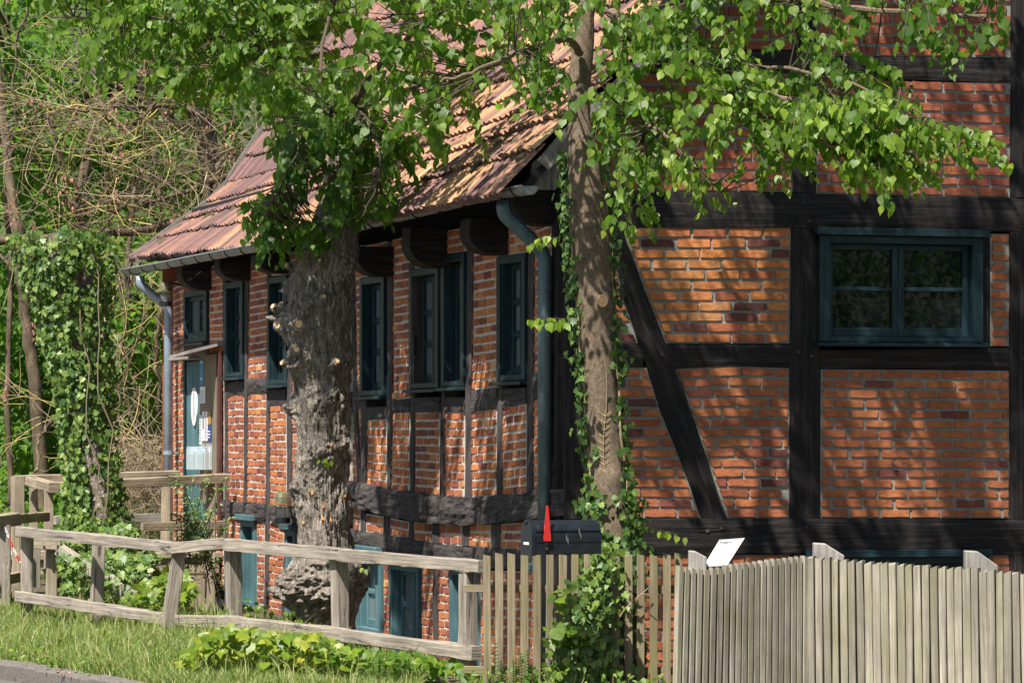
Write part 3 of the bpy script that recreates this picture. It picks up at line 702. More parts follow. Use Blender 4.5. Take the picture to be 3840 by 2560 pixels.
# door with its hood
u0 = su(694); zb = sid(730, 2032).z; zt = sid(730, 1350).z; W = u0-su(767); fr = frame_fn(spt(u0, zb), -EW, NS)
mb = MB(); mb.box(fr, 0, W, 0, zt-zb, -.10, -.05); door = mb.build('door', M_DOOR, house)
nb = 6
for k in range(nb):
    mb = MB(); mb.box(fr, W*k/nb+.004, W*(k+1)/nb-.004, .01, zt-zb-.01, -.045, -.012+R.uniform(-.003, .003), R.uniform(.4, .62)); mb.build('door_board', M_DOOR, door, bevel=.004)
mb = MB(); mb.tube([fr(W-.12, .78, -.01), fr(W-.12, .78, .05)], .012, 8); mb.tube([fr(W-.12, .78, .05), fr(W-.12, .78, .09)], [.026, .02], 10); mb.build('door_knob', M_IRON, door)
mb = MB(); ctr = fr(su(694)-su(728), sid(728, 1524).z-zb, -.008); rx = .12; rz = (1596-1452)/FPX*36.2/2
mb.v = [tuple(ctr-EW*(math.cos(a)*.13)+Vector((0, 0, math.sin(a)*rz))+NS*d) for d in (0.012, 0) for a in [2*math.pi*i/28 for i in range(28)]]
mb.face(range(28)); [mb.face(((i+1) % 28, i, 28+i, 28+(i+1) % 28)) for i in range(28)]
oval = mb.build('oval_sign', M_WHITE, door)
mb = MB()
for k in range(9):                                       # small blue figures printed down the middle of the oval plate
    c = ctr+NS*.0145+Vector((0, 0, rz*.75-k*rz*.18)); w = R.uniform(.02, .05); h = R.uniform(.012, .03)
    b_ = len(mb.v); mb.v += [tuple(c-EW*s*w+Vector((0, 0, t*h))) for s, t in ((-1, -1), (1, -1), (.6, 1), (-.7, .6))]; mb.face((b_, b_+1, b_+2, b_+3))
mb.build('print', M_PALEBLUE, oval)
mb = MB(); mb.box(fr, -.12, W+.02, zt-zb+.005, zt-zb+.03, -.05, .16); mb.build('door_hood', M_GREYPOST, house)
mb = MB(); mb.box(fr, -.07, -.005, 0, zt-zb, -.12, .004); mb.build('door_jamb', M_TEAL, house)

# dark inside, so nothing shines through the joints
mb = MB()
mb.v = [tuple(p) for p in (spt(.2, -1.5, -.3), spt(13.2, -1.5, -.3), spt(13.2, 4.0, -.3), spt(.2, 4.0, -.3))]; mb.face((0, 1, 2, 3))
mb.v += [tuple(p) for p in (gpt(.3, -1.5, -.3), gpt(9, -1.5, -.3), gpt(9, 7.5, -.3), gpt(3.6, 7.5, -.3), gpt(.3, 4.2, -.3))]; mb.face((4, 5, 6, 7, 8))
mb.build('inner_wall', M_DARK, house)
mb = MB(); fe = [spt(13.3, -1.5, 0), spt(13.3, 3.6, 0), spt(13.3, 3.6, 0)+ET*9, spt(13.3, -1.5, 0)+ET*9]; mb.v = [tuple(p) for p in fe]; mb.face((0, 1, 2, 3)); mb.build('rear_wall', M_BRICK, house)

# bricks: the 300 that show largest are parts, the rest one joined part
BR_ALL.sort(key=lambda b: -b[0])
rest = MB(); bi = 0
for i, (vis, P, n, proud, N, tn, pan, _) in enumerate(BR_ALL):
    V, F = brick_geo(P, n, proud, N, random.Random(i))
    if i < 300 and vis > 0:
        me = bpy.data.meshes.new('brick'); me.from_pydata(V, [], F); a = me.attributes.new('tone', 'FLOAT', 'FACE'); a.data.foreach_set('value', [tn]*len(F)); me.update()
        link('brick', me, M_BRICK, pan)
    else:
        b0 = len(rest.v); rest.v += V
        for f in F: rest.face([b0+k for k in f], None, tn)
rest.build('bricks', M_BRICK, house, 'stuff')

# ------------------------------------------------------------------ roof
near_px = [(1922, 699), (2091, 501), (2370, 235), (2560, 60), (2900, -250)]
far_px = [(517, 965), (588, 913), (659, 853), (805, 748), (871, 684), (936, 580), (1034, 450), (1132, 300), (1197, 220), (1330, 10), (1520, -230)]
LF = 13.5
near3 = [gab(x, y, .24) for x, y in near_px]; far3 = [on_plane(x, y, C0+EW*LF, NG) for x, y in far_px]
def along(P, t):
    for a, b in zip(P, P[1:]):
        L = (b-a).length
        if t <= L: return a.lerp(b, t/L)
        t -= L
    return P[-1]+(P[-1]-P[-2]).normalized()*t
def roof_pt(a, t, h=0):
    """a: 0 near verge .. 1 far verge, t: metres up the slope, h: height above the battens"""
    p = along(near3, t).lerp(along(far3, t), a)
    q = along(near3, t+.05).lerp(along(far3, t+.05), a)-p
    n = EW.cross(q).normalized()
    if n.z < 0: n = -n
    sag = -.07*math.sin(math.pi*a)*(1-.3*math.sin(t))+.02*math.sin(a*9+t*2)
    return p+n*h+Vector((0, 0, sag))
roof = MB(); NA = 24; NTt = 22
for i in range(NTt+1):
    for j in range(NA+1): roof.v.append(tuple(roof_pt(j/NA, .05+i*.27, -.11)))
for i in range(NTt):
    for j in range(NA): a = i*(NA+1)+j; roof.face((a, a+1, a+NA+2, a+NA+1))
roof_o = roof.build('roof', M_BLACKOAK, house)
sl = roof_o.modifiers.new('thickness', 'SOLIDIFY'); sl.thickness = .05; sl.offset = -1 if True else 1
TILES = []; ROWH = .335; NTILE = 58; rr = random.Random(21)
prof = [(0, .012), (.12, .030), (.25, .034), (.36, .012), (.5, .002), (.62, .020), (.75, .032), (.88, .014), (1.0, .006)]
for r in range(22):
    t0, t1 = r*ROWH-(.10 if r == 0 else .03)+rr.uniform(-.004, .004), (r+1)*ROWH+.05
    wob = [rr.gauss(0, .012) for _ in range(NTILE)]
    for k in range(NTILE):
        a0, a1 = k/NTILE, (k+1.0)/NTILE; lift = rr.uniform(0, .008); dt = wob[k]; tw = rr.gauss(0, .004)
        V = []
        for (x, hh) in prof:
            a = lerp(a0, a1, x); V.append(tuple(roof_pt(a, t0+dt, hh+.034+lift+tw*(x-.5))))
        for (x, hh) in prof:
            a = lerp(a0, a1, x); V.append(tuple(roof_pt(a, t1+dt, hh-.006)))
        for (x, hh) in prof:
            a = lerp(a0, a1, x); V.append(tuple(roof_pt(a, t0+dt+.004, hh*.55-.012+lift)))
        K = len(prof)
        F = [(i+1, i, K+i, K+i+1) for i in range(K-1)]+[(i, i+1, 2*K+i+1, 2*K+i) for i in range(K-1)]
        nzv = noise.noise(Vector((a0*14, t0*1.1, 4)))
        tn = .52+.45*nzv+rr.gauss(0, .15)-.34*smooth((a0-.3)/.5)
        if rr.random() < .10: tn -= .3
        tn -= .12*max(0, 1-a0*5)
        c = roof_pt((a0+a1)/2, (t0+t1)/2); x, y = proj(c)
        vis = 1e5/c.y**2 if (0 < x < 3840 and -20 < y < 1000) else 0
        if 1050 < x < 2120 and 0 < y < 700: vis *= .6 if x < 1350 else 1.3
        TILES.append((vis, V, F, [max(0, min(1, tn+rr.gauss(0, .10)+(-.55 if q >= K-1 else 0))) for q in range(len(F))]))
TILES.sort(key=lambda t: -t[0]); rest = MB()
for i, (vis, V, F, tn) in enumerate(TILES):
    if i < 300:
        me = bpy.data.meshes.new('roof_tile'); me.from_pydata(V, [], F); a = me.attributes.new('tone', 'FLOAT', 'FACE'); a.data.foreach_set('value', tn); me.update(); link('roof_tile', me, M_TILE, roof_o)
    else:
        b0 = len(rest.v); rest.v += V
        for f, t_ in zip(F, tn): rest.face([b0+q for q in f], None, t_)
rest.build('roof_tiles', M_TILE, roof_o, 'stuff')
# moss cushions along the tile edges and lying on the tiles
def lump(mb, c, r, n, squash, rr, ax=None):
    b0 = len(mb.v); up = n; s1 = n.cross(Vector((.3, .9, .1))).normalized() if ax is None else ax; s2 = n.cross(s1).normalized()
    rings = [(1, .0), (.85, .55), (.45, .9)]
    for k, (q, hgt) in enumerate(rings):
        for i in range(7):
            a = 2*math.pi*i/7+k*.4; w = rr.uniform(.75, 1.25)
            mb.v.append(tuple(c+(s1*math.cos(a)*1.5+s2*math.sin(a))*(r*q*w)+up*(r*squash*hgt*rr.uniform(.7, 1.2))))
    mb.v.append(tuple(c+up*r*squash*1.05)); tip = len(mb.v)-1
    for k in range(2):
        for i in range(7): j = (i+1) % 7; mb.face((b0+k*7+i, b0+k*7+j, b0+k*7+7+j, b0+k*7+7+i))
    for i in range(7): mb.face((b0+14+i, b0+14+(i+1) % 7, tip))
mb = MB(); rr = random.Random(8); nrm = Vector((-.62, -.2, .75)).normalized(); up_slope = (roof_pt(.4, 1.4)-roof_pt(.4, 1.0)).normalized()
for k in range(2000):
    r = rr.randrange(0, 12); a = rr.random()**1.2; e = rr.random() < .8
    t = r*ROWH-.03+(rr.uniform(.0, .012) if e else rr.uniform(.05, .3))
    d = rr.random()
    if noise.noise(Vector((a*9, r*1.3, 1))) < -.25: continue
    lump(mb, roof_pt(a, t, .045 if e else .03), rr.uniform(.008, .02) if e else rr.uniform(.015, .045), nrm, .7, rr, up_slope)
mb.build('moss', M_MOSS, roof_o, 'stuff', smooth_=True)
# verge boards: far edge and the pale board at the near corner
mb = MB()
for i in range(20):
    p, q = roof_pt(1.003, i*.28-.05, .02), roof_pt(1.003, (i+1)*.28-.05, .02)
    mb.bar(p+EW*.05-Vector((0, 0, .03)), q+EW*.05-Vector((0, 0, .03)), .035, .13)
mb.build('verge_board', M_BARGE, roof_o)
mb = MB()
for i in range(20):
    p, q = roof_pt(-.002, i*.28+.25, -.07), roof_pt(-.002, (i+1)*.28+.25, -.07)
    mb.bar(p, q, .03, .10)
mb.build('verge_board', M_BARGE, roof_o)
bp = [(1993, 712), (2084, 712), (2165, 560), (2150, 470), (1996, 612)]
P = [gab(x, y, .2) for x, y in bp]; mb = MB(); K = len(P); mb.v = [tuple(p) for p in P]+[tuple(p-NG*.04) for p in P]; mb.face(range(K), [(p.z, p.x) for p in P]); [mb.face(((i+1) % K, i, K+i, K+(i+1) % K), [(0, 0), (.1, 0), (.1, .04), (0, .04)]) for i in range(K)]
mb.build('eave_board', M_BARGE, roof_o)
# other slope of the roof
mb = MB(); ra, rb = roof_pt(0, 5.6), roof_pt(1, 5.6)
mb.v = [tuple(p) for p in (ra, rb, rb+ET*5.4-Vector((0, 0, 4.6)), ra+ET*5.4-Vector((0, 0, 4.6)))]; mb.face((0, 1, 2, 3)); mb.build('rear_slope', M_TILE, house)

# gutter and downpipes
gut_px = [(474, 1012), (599, 990), (762, 957), (925, 927), (1088, 900), (1250, 862), (1413, 822), (1607, 776), (1770, 735), (1900, 710), (1988, 698)]
GOFF = .40
def half_round(pts, r, m, name, parent):
    mb = MB(); n = 9; b = []
    for p in pts:
        row = []
        for k in range(n):
            a = math.pi*k/(n-1); row.append(len(mb.v)); mb.v.append(tuple(p+NS*(math.cos(a)*r)-Vector((0, 0, math.sin(a)*r))))
        b.append(row)
    for i in range(len(pts)-1):
        for k in range(n-1): mb.face((b[i][k], b[i][k+1], b[i+1][k+1], b[i+1][k]))
    for row, rev in ((b[0], 0), (b[-1], 1)): mb.face(row[::-1] if rev else row)
    o = mb.build(name, m, parent, smooth_=False); sd = o.modifiers.new('thickness', 'SOLIDIFY'); sd.thickness = .004
    return o
gp = []
for k in range(41):
    x = lerp(474, 1988, k/40); gp.append(sid(x, poly(gut_px, x), GOFF))
gutter = half_round(gp, .062, M_ZINC, 'gutter', house)
mb = MB(); mb.tube([p+NS*.062 for p in gp], .009, 6); mb.build('gutter_bead', M_ZINC, gutter, smooth_=True)
ub, ue = (gp[-1]-C0).dot(EW), (gp[0]-C0).dot(EW); uu = ub+.25
while uu < ue:
    t = (uu-ub)/(ue-ub)
    xs_ = [(p-C0).dot(EW) for p in gp][::-1]; zs = [p.z for p in gp][::-1]; z = float(np.interp(uu, xs_, zs)); c = spt(uu, z, GOFF)
    mb = MB(); arc = [c+NS*(math.cos(a)*.066)-Vector((0, 0, math.sin(a)*.066)) for a in [math.pi*i/10 for i in range(11)]]
    mb.tube(arc, .0065, 5); mb.build('gutter_bracket', M_IRON, gutter, smooth_=True); uu += .62
def pipe(pts, r, m, clamps):
    mb = MB(); P = []
    for i, p in enumerate(pts):                          # round the bends
        if 0 < i < len(pts)-1:
            a, b = (pts[i-1]-p), (pts[i+1]-p); l = min(.07, a.length*.4, b.length*.4)
            A, Bp = p+a.normalized()*l, p+b.normalized()*l
            for s in (0, .25, .5, .75, 1): P.append(A.lerp(p, s).lerp(p.lerp(Bp, s), s))
        else: P.append(p)
    mb.tube(P, r, 16); o = mb.build('downpipe', m, house, smooth_=True)
    for c in clamps:
        mb = MB(); mb.tube([c-Vector((0, 0, .02)), c+Vector((0, 0, .02))], r+.008, 16); mb.bar(c-NS*.0, c-NS*.14, .03, .02); mb.build('pipe_clamp', m, o, smooth_=False)
pa = sid(526, 1035, GOFF); pb_ = sid(526, 1068, GOFF); u_ = su(650)
u1 = (pa-C0).dot(EW); v1 = spt(u1-.1, at(631, 1150, 36.8).z, .10); 
pc = sid(631, 1150, .11); pd = Vector((pc.x, pc.y, .2))
pipe([pa+Vector((0, 0, .0)), pb_, pc, pd], .047, M_PIPE, [Vector((pc.x, pc.y, sid(631, 1243, .11).z)), Vector((pc.x, pc.y, sid(631, 1697, .11).z))])
pa = sid(1888, 750, GOFF); pb_ = sid(1888, 800, GOFF); pc = sid(2043, 950, .10); pd = Vector((pc.x, pc.y, -.5))
pipe([pa, pb_, pc, pd], .052, M_PIPE2, [Vector((pc.x, pc.y, sid(2043, 1078, .1).z)), Vector((pc.x, pc.y, sid(2043, 1960, .1).z))])

# ------------------------------------------------------------------ leaf and twig tools
def leaf_template(kind):
    if kind == 'linden':
        out = [(0, 0), (.22, -.09), (.44, .08), (.50, .34), (.38, .62), (.16, .88), (0, 1.12)]
    elif kind == 'ivy':
        out = [(0, 0), (.20, -.16), (.34, -.06), (.56, .10), (.34, .36), (.40, .62), (.15, .68), (0, 1.0)]
    elif kind == 'oval':
        out = [(0, 0), (.20, .12), (.30, .40), (.24, .70), (.10, .92), (0, 1.05)]
    else:
        out = [(0, 0), (.3, .4), (0, 1)]
    V = []; mid = [(0, y) for y in np.linspace(0, out[-1][1], 4)]
    ctr = [(0, .02), (0, .38), (0, .74)]
    V = [(0, 0, 0)]
    right = out[1:-1]; tip = out[-1]
    nR = len(right)
    fold = lambda x, y: .16*abs(x)-.16*(y-.25)**2-.05*math.sin(y*5)*abs(x)*2
    V = [(x, y, fold(x, y)) for x, y in [(0, 0)]+right+[tip]+[(-x, y) for x, y in right[::-1]]]
    V.append((0, .42, -.03)); c = len(V)-1
    n = c; F = [(i, (i+1) % n, c) for i in range(n)]
    return np.array(V, float), np.array(F)
TPL = {k: leaf_template(k) for k in ('linden', 'ivy', 'oval', 'tri')}
class Leaves:
    def __init__(s): s.p = []; s.d = []; s.n = []; s.s = []; s.t = []
    def add(s, p, d, n, size, tone): s.p.append(tuple(p)); s.d.append(tuple(d)); s.n.append(tuple(n)); s.s.append(size); s.t.append(tone)
    def arrays(s): return np.array(s.p), np.array(s.d), np.array(s.n), np.array(s.s), np.array(s.t)
def basis(d, n):
    d = d/np.linalg.norm(d, axis=1, keepdims=True); x = np.cross(d, n); x /= np.linalg.norm(x, axis=1, keepdims=True)+1e-9
    z = np.cross(x, d); return x, d, z
def leaves_mesh(name, A, kind):
    p, d, n, s, t = A; T, F = TPL[kind]; x, y, z = basis(d, n)
    q = np.random.default_rng(len(p)); cz = q.uniform(-.6, 2.6, len(p))[:, None, None]; wx = q.uniform(.72, 1.08, len(p))[:, None, None]; bend = q.normal(0, .22, len(p))[:, None, None]
    V = p[:, None, :]+s[:, None, None]*(wx*T[None, :, 0:1]*x[:, None, :]+T[None, :, 1:2]*y[:, None, :]+(cz*T[None, :, 2:3]+bend*T[None, :, 1:2]**2*.5)*z[:, None, :])
    k = len(T); Fc = (F[None]+(np.arange(len(p))*k)[:, None, None]).reshape(-1, 3)
    return np_mesh(name, V.reshape(-1, 3), Fc, np.repeat(t, k))
def leaf_objects(L, parent, m, kind, nmax, vis, name='leaf', mass='foliage'):
    """the nmax leaves that show largest become objects of their own, the rest one mass"""
    A = L.arrays(); p, d, n, s, t = A
    sc = np.array([vis(tuple(q)) for q in p])*s; order = np.argsort(-sc); big = order[:nmax]; big = big[sc[big] > 0]; rest = np.setdiff1d(np.arange(len(p)), big)
    if nmax and len(big):
        T, F = TPL[kind]; vars_ = []
        for q in range(6):
            me = np_mesh(name, T*np.array([1, 1, .5+.3*q]), F, np.full(len(T), .1+.16*q)); me.materials.append(m); vars_.append(me)
        x, y, z = basis(d, n); off = Vector((0, 0, 0)); root = parent
        while root is not None: off += Vector(root.location); root = root.parent
        for i in big:
            o = bpy.data.objects.new(name, vars_[int(min(5, max(0, (t[i]-.02)/.16)))]); COL.objects.link(o); o.parent = parent
            M = Matrix(((x[i][0], y[i][0], z[i][0], 0), (x[i][1], y[i][1], z[i][1], 0), (x[i][2], y[i][2], z[i][2], 0), (0, 0, 0, 1)))
            o.matrix_local = Matrix.Translation(Vector(p[i])-off) @ M @ Matrix.Scale(float(s[i]), 4)
    A2 = tuple(a[rest] for a in A)
    link(mass, leaves_mesh(mass, A2, kind), m, parent, 'stuff')
def inpoly(P, x, y):
    c = False; j = len(P)-1
    for i in range(len(P)):
        if (P[i][1] > y) != (P[j][1] > y) and x < (P[j][0]-P[i][0])*(y-P[i][1])/(P[j][1]-P[i][1])+P[i][0]: c = not c
        j = i
    return c
def sample(P, rr):
    x0, x1 = min(p[0] for p in P), max(p[0] for p in P); y0, y1 = min(p[1] for p in P), max(p[1] for p in P)
    while True:
        x, y = rr.uniform(x0, x1), rr.uniform(y0, y1)
        if inpoly(P, x, y): return x, y
class Twigs(MB):
    pass
def curve(a, b, sag, n=5):
    return [a.lerp(b, i/n)+Vector((0, 0, sag*4*(i/n)*(1-i/n))) for i in range(n+1)]
def limb(mb, pts3, r0, r1, n=8, sub=4, wob=.02, rr=R):
    P = []
    for i in range(len(pts3)-1):
        p0 = pts3[max(0, i-1)]; p1, p2 = pts3[i], pts3[i+1]; p3 = pts3[min(len(pts3)-1, i+2)]
        for k in range(sub):
            t = k/sub; q = .5*((2*p1)+(p2-p0)*t+(2*p0-5*p1+4*p2-p3)*t*t+(-p0+3*p1-3*p2+p3)*t**3)
            P.append(q+Vector((rr.gauss(0, wob), rr.gauss(0, wob), rr.gauss(0, wob)))*(1 if i+k else 0))
    P.append(pts3[-1]); m = len(P)
    mb.tube(P, [lerp(r0, r1, i/(m-1)) for i in range(m)], n, rr.uniform(.2, .8)); return P
def nearest(P, q):
    return min(P, key=lambda a: (a-q).length_squared)
def spray(L, tw, p, d, length, rr, limbs=None, size=(.038, .080), tone=(.2, .8), face=Vector((-.25, -.75, .6)), step=.036, droop=.9, tw_r=.0025):
    d = d.normalized(); n = max(3, int(length/step)); pts = [p]; q = p.copy(); dd = d.copy(); side = 1
    for i in range(n):
        dd = (dd+Vector((0, 0, -droop*step*2.2))+Vector((rr.gauss(0, .06), rr.gauss(0, .06), rr.gauss(0, .05)))).normalized()
        q = q+dd*step; pts.append(q)
        lat = dd.cross(Vector((0, 0, 1)))
        if lat.length < .1: lat = Vector((1, 0, 0))
        lat.normalize(); side = -side
        pet = (lat*side*rr.uniform(.5, 1)+dd*.3+Vector((0, 0, -.35))).normalized()
        tipd = (pet*.45+Vector((rr.gauss(0, .25), rr.gauss(0, .25), -.75+rr.gauss(0, .25)))).normalized()
        nrm = (face+Vector((rr.gauss(0, .5), rr.gauss(0, .35), rr.gauss(0, .4)))).normalized()
        if abs(nrm.dot(tipd)) > .95: nrm = Vector((nrm.y, -nrm.x, .3))
        L.add(q+pet*rr.uniform(.015, .035), tipd, nrm, rr.uniform(*size)*(1 if i < n-2 else .75), max(0, min(1, rr.uniform(*tone)+(.12 if i > n-3 else 0))))
    tw.tube(pts[::2] if len(pts) > 5 else pts, tw_r, 3, rr.random(), False)
    if limbs:
        b = nearest(limbs, p)
        if (b-p).length > .03: tw.tube(curve(b, p, -.04*(b-p).length, 3), [.006, .005, .004, tw_r], 4, rr.random(), False)

def trunk(name, path, Yc, m, parent, M, N, disp, smooth_=True, zoff=0):
    """path: (px x, px y, px half width) from bottom to top"""
    ls = [p[1] for p in path]; rows = []
    V = []; ax = []
    for i in range(M+1):
        y = lerp(path[0][1], path[-1][1], i/M)
        c = poly(sorted((p[1], p[0]) for p in path), y); w = poly(sorted((p[1], p[2]) for p in path), y)
        P = at(c, y, Yc); r = w/FPX*Yc*(.88 if Yc == T1Y else 1); ax.append((P, r))
    for i, (P, r) in enumerate(ax):
        for k in range(N):
            th = 2*math.pi*k/N; dv = Vector((math.cos(th), math.sin(th), 0))
            q = P+dv*r; V.append(tuple(q+dv*disp(q, th, r)))
    F = np.array([[i*N+k, i*N+(k+1) % N, (i+1)*N+(k+1) % N, (i+1)*N+k] for i in range(M) for k in range(N)])
    o = link(name, np_mesh(name, np.array(V), F, None, smooth_), m, parent); return o, ax

# ------------------------------------------------------------------ old linden with burls
T1Y = 27.6
old = thing('linden_tree', 'thick gnarled tree trunk covered in burls and pruned stubs, standing before the long brick wall', 'tree', at(1222, 2440, T1Y))
path1 = [(1225, 2520, 150), (1222, 2420, 128), (1222, 2360, 122), (1225, 2230, 128), (1225, 2150, 126), (1222, 2080, 120), (1215, 1950, 113), (1210, 1800, 108), (1210, 1600, 107), (1208, 1400, 118), (1200, 1200, 128), (1212, 1060, 128), (1240, 900, 112), (1275, 760, 92), (1292, 620, 74), (1298, 540, 50)]
BURL = [(1075, 1075, 44, .07), (1150, 1150, 50, .06), (1062, 1200, 52, .11), (1050, 1280, 40, .06), (1128, 1240, 42, .06), (1120, 1358, 58, .07), (1095, 1530, 46, .05), (1232, 1490, 48, .04), (1211, 1695, 50, .04), (1085, 1836, 44, .05), (1225, 1130, 40, .05), (1250, 1260, 30, .03), (1240, 1370, 30, .03),
        (1088, 2200, 78, .17), (1170, 2210, 80, .13), (1245, 2240, 62, .08), (1375, 2190, 70, .09), (1330, 2140, 60, .08), (1190, 2120, 40, .06), (1150, 950, 40, .05), (1300, 1000, 50, .05), (1310, 1350, 40, .03), (1300, 1650, 40, .03), (1120, 1010, 36, .05)]
bl = []
for bx, by, br, am in BURL:
    c = poly(sorted((p[1], p[0]) for p in path1), by); w = poly(sorted((p[1], p[2]) for p in path1), by)
    s = max(-1, min(1, (bx-c)/w)); P = at(bx, by, T1Y); P.y -= math.sqrt(1-s*s)*w/FPX*T1Y; bl.append((P, br/FPX*T1Y, am*(1.75 if by < 2050 else 1.1)))
def disp1(q, th, r):
    k = Vector((math.cos(th)*r*16, math.sin(th)*r*16, q.z*3.4)); b = 0
    wv = noise.noise(Vector((q.x*3, q.y*3, q.z*3)))
    for P, br, am in bl:
        d2 = (q-P).length_squared/(br*br)
        if d2 < 5: b += am*math.exp(-d2)*(1+.6*noise.noise(q*22)+.3*noise.noise(q*50))
    rid = abs(noise.noise(k+Vector((wv*1.5, wv*1.5, 0)))); rid2 = abs(noise.noise(Vector((k.x*2.3, k.y*2.3, q.z*4+wv*3))))
    rid3 = abs(noise.noise(Vector((k.x*4.5, k.y*4.5, q.z*7+wv*4))))
    kf = 1-.75*min(1, b*7); rid *= kf; rid2 *= kf; rid3 *= kf
    return b+(1-kf)*(.03*noise.noise(q*17)+.022*noise.noise(q*38))+.025*wv-.012+.048*min(rid, .5)-.010+.034*min(rid2, .45)+.016*rid3+.006*noise.noise(q*60)+.014*noise.noise(q*11)
trunk('trunk', path1, T1Y, M_BARK1, old, 560, 260, disp1)
mb = MB(); cut = MB(); torn = MB(); rr = random.Random(4)
for x, y, r_, dx, dz in ((1056, 1222, 15, -.5, .1), (1132, 1222, 17, -.1, .1), (1118, 1318, 13, .05, .2), (1074, 1362, 8, -.7, 0), (1040, 1160, 11, -.7, .5), (1062, 1155, 9, -.2, .9), (1090, 1000, 8, -.6, .2), (1216, 1125, 9, .3, .3), (1206, 995, 8, 0, .4), (1262, 1365, 9, .4, .3)):
    P = at(x, y, T1Y); c = poly(sorted((p[1], p[0]) for p in path1), y); w = poly(sorted((p[1], p[2]) for p in path1), y); s = max(-1, min(1, (x-c)/w))
    P.y -= math.sqrt(max(0, 1-s*s))*w/FPX*T1Y+.02; rad = .85*r_/FPX*T1Y; dr = Vector((dx, -.8, dz)).normalized()
    e = P+dr*.055; mb = MB(); mb.tube([P-dr*.08, P+dr*.04, e], [rad*3.0, rad*2.0, rad*1.15], 9, .5); cut = MB(); cut.tube([e-dr*.004, e+dr*.002], [rad, rad*.97], 10, .5); cut.build('cut_face', M_CUT, mb.build('pruned_stub', M_BARK1, old))
for x, y, l in ((1211, 1690, 40), (1205, 1700, 25), (1224, 1900, 38), (1213, 1945, 42), (1245, 1950, 30), (1178, 1850, 30), (1300, 1860, 22), (1250, 1670, 22), (1140, 1960, 20), (1120, 2150, 26)):
    P = at(x, y, T1Y); c = poly(sorted((p[1], p[0]) for p in path1), y); w = poly(sorted((p[1], p[2]) for p in path1), y); s = max(-1, min(1, (x-c)/w)); P.y -= math.sqrt(max(0, 1-s*s))*w/FPX*T1Y+.03
    L_ = l/FPX*T1Y; torn = MB(); torn.tube([P+Vector((0, .02, L_/2)), P+Vector((rr.uniform(-.01, .01), -.008, 0)), P+Vector((rr.uniform(-.02, .02), .02, -L_/2))], [.003, .011, .004], 5, .5); torn.build('torn_bark', M_RUSTWOOD, old)
tw = MB(); A3 = lambda pts: [at(*p) for p in pts]; LB1 = []
for pts, r0, r1 in ([((1298, 520, 27.5), (1330, 380, 27.2), (1420, 250, 26.9), (1560, 120, 26.5), (1700, 20, 26.0), (1850, -120, 25.6)), 0.0350, 0.0120],
                    [((1298, 500, 27.5), (1180, 330, 28.1), (1000, 200, 28.5), (760, 110, 28.8), (480, 60, 29.0), (250, 70, 29.1)), 0.0350, 0.0072],
                    [((1298, 520, 27.5), (1200, 340, 27.9), (1250, -100, 28.4), (1200, -420, 28.5), (1150, -700, 28.5)), 0.0150, 0.0120],
                    [((1318, 420, 27.3), (1500, 340, 26.7), (1700, 285, 26.1), (1900, 235, 25.5)), 0.0175, 0.0060],
                    [((1340, 400, 27.2), (1480, 390, 26.8), (1640, 330, 26.3), (1800, 270, 25.9)), 0.0100, 0.0042],
                    [((1240, 400, 27.4), (1150, 480, 27.0), (1080, 640, 26.8), (1000, 800, 26.7)), 0.0110, 0.0036],
                    [((1340, 380, 27.2), (1420, 540, 26.8), (1410, 700, 26.7), (1350, 820, 26.6)), 0.0100, 0.0036],
                    [((1000, 200, 28.5), (900, 60, 28.7), (700, -60, 28.9), (450, -150, 29.0)), 0.0100, 0.0060],
                    [((1250, -100, 28.4), (1000, -250, 27.27), (650, -350, 27.18)), 0.0200, 0.0090], [((1250, -100, 28.4), (1500, -300, 27.23), (1800, -420, 27.09)), 0.0200, 0.0090]):
    LB1 += limb(tw, A3(pts), r0, r1, 7, 5, .008)
tw.build('limb', M_TWIGD, old); tw = MB()
L1 = Leaves(); rr = random.Random(31)
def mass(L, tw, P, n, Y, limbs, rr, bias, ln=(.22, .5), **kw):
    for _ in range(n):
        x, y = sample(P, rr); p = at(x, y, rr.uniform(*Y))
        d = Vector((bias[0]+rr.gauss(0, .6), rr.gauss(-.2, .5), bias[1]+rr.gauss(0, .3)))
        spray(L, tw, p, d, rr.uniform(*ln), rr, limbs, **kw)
mass(L1, tw, [(150, -150), (1320, -150), (1320, 230), (1000, 220), (720, 210), (600, 190), (380, 130), (190, 20)], 245, (28.2, 29.6), LB1, rr, (-.5, 0), size=(.045, .098))
mass(L1, tw, [(330, 130), (470, 150), (480, 230), (350, 200)], 14, (28.2, 29.6), LB1, rr, (-.2, -.4), size=(.045, .098)); mass(L1, tw, [(560, 190), (760, 200), (740, 290), (580, 270)], 14, (28.2, 29.6), LB1, rr, (-.1, -.4), size=(.045, .098)); mass(L1, tw, [(780, 200), (960, 210), (900, 290), (800, 270)], 14, (28.2, 29.6), LB1, rr, (-.1, -.4), size=(.045, .098))
mass(L1, tw, [(900, 220), (1330, 220), (1420, 330), (1330, 420), (1060, 390)], 80, (27.3, 28.6), LB1, rr, (-.2, -.2), size=(.045, .098))
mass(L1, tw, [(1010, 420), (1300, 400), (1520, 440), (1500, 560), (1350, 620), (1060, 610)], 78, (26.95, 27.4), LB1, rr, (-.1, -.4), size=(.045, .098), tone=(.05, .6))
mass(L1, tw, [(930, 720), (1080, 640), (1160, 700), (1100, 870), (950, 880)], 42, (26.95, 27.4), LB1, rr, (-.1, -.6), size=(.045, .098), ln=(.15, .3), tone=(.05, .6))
mass(L1, tw, [(1200, 640), (1440, 620), (1470, 760), (1400, 800), (1260, 780)], 42, (26.95, 27.4), LB1, rr, (.1, -.6), size=(.045, .098), ln=(.12, .26), tone=(.05, .6))
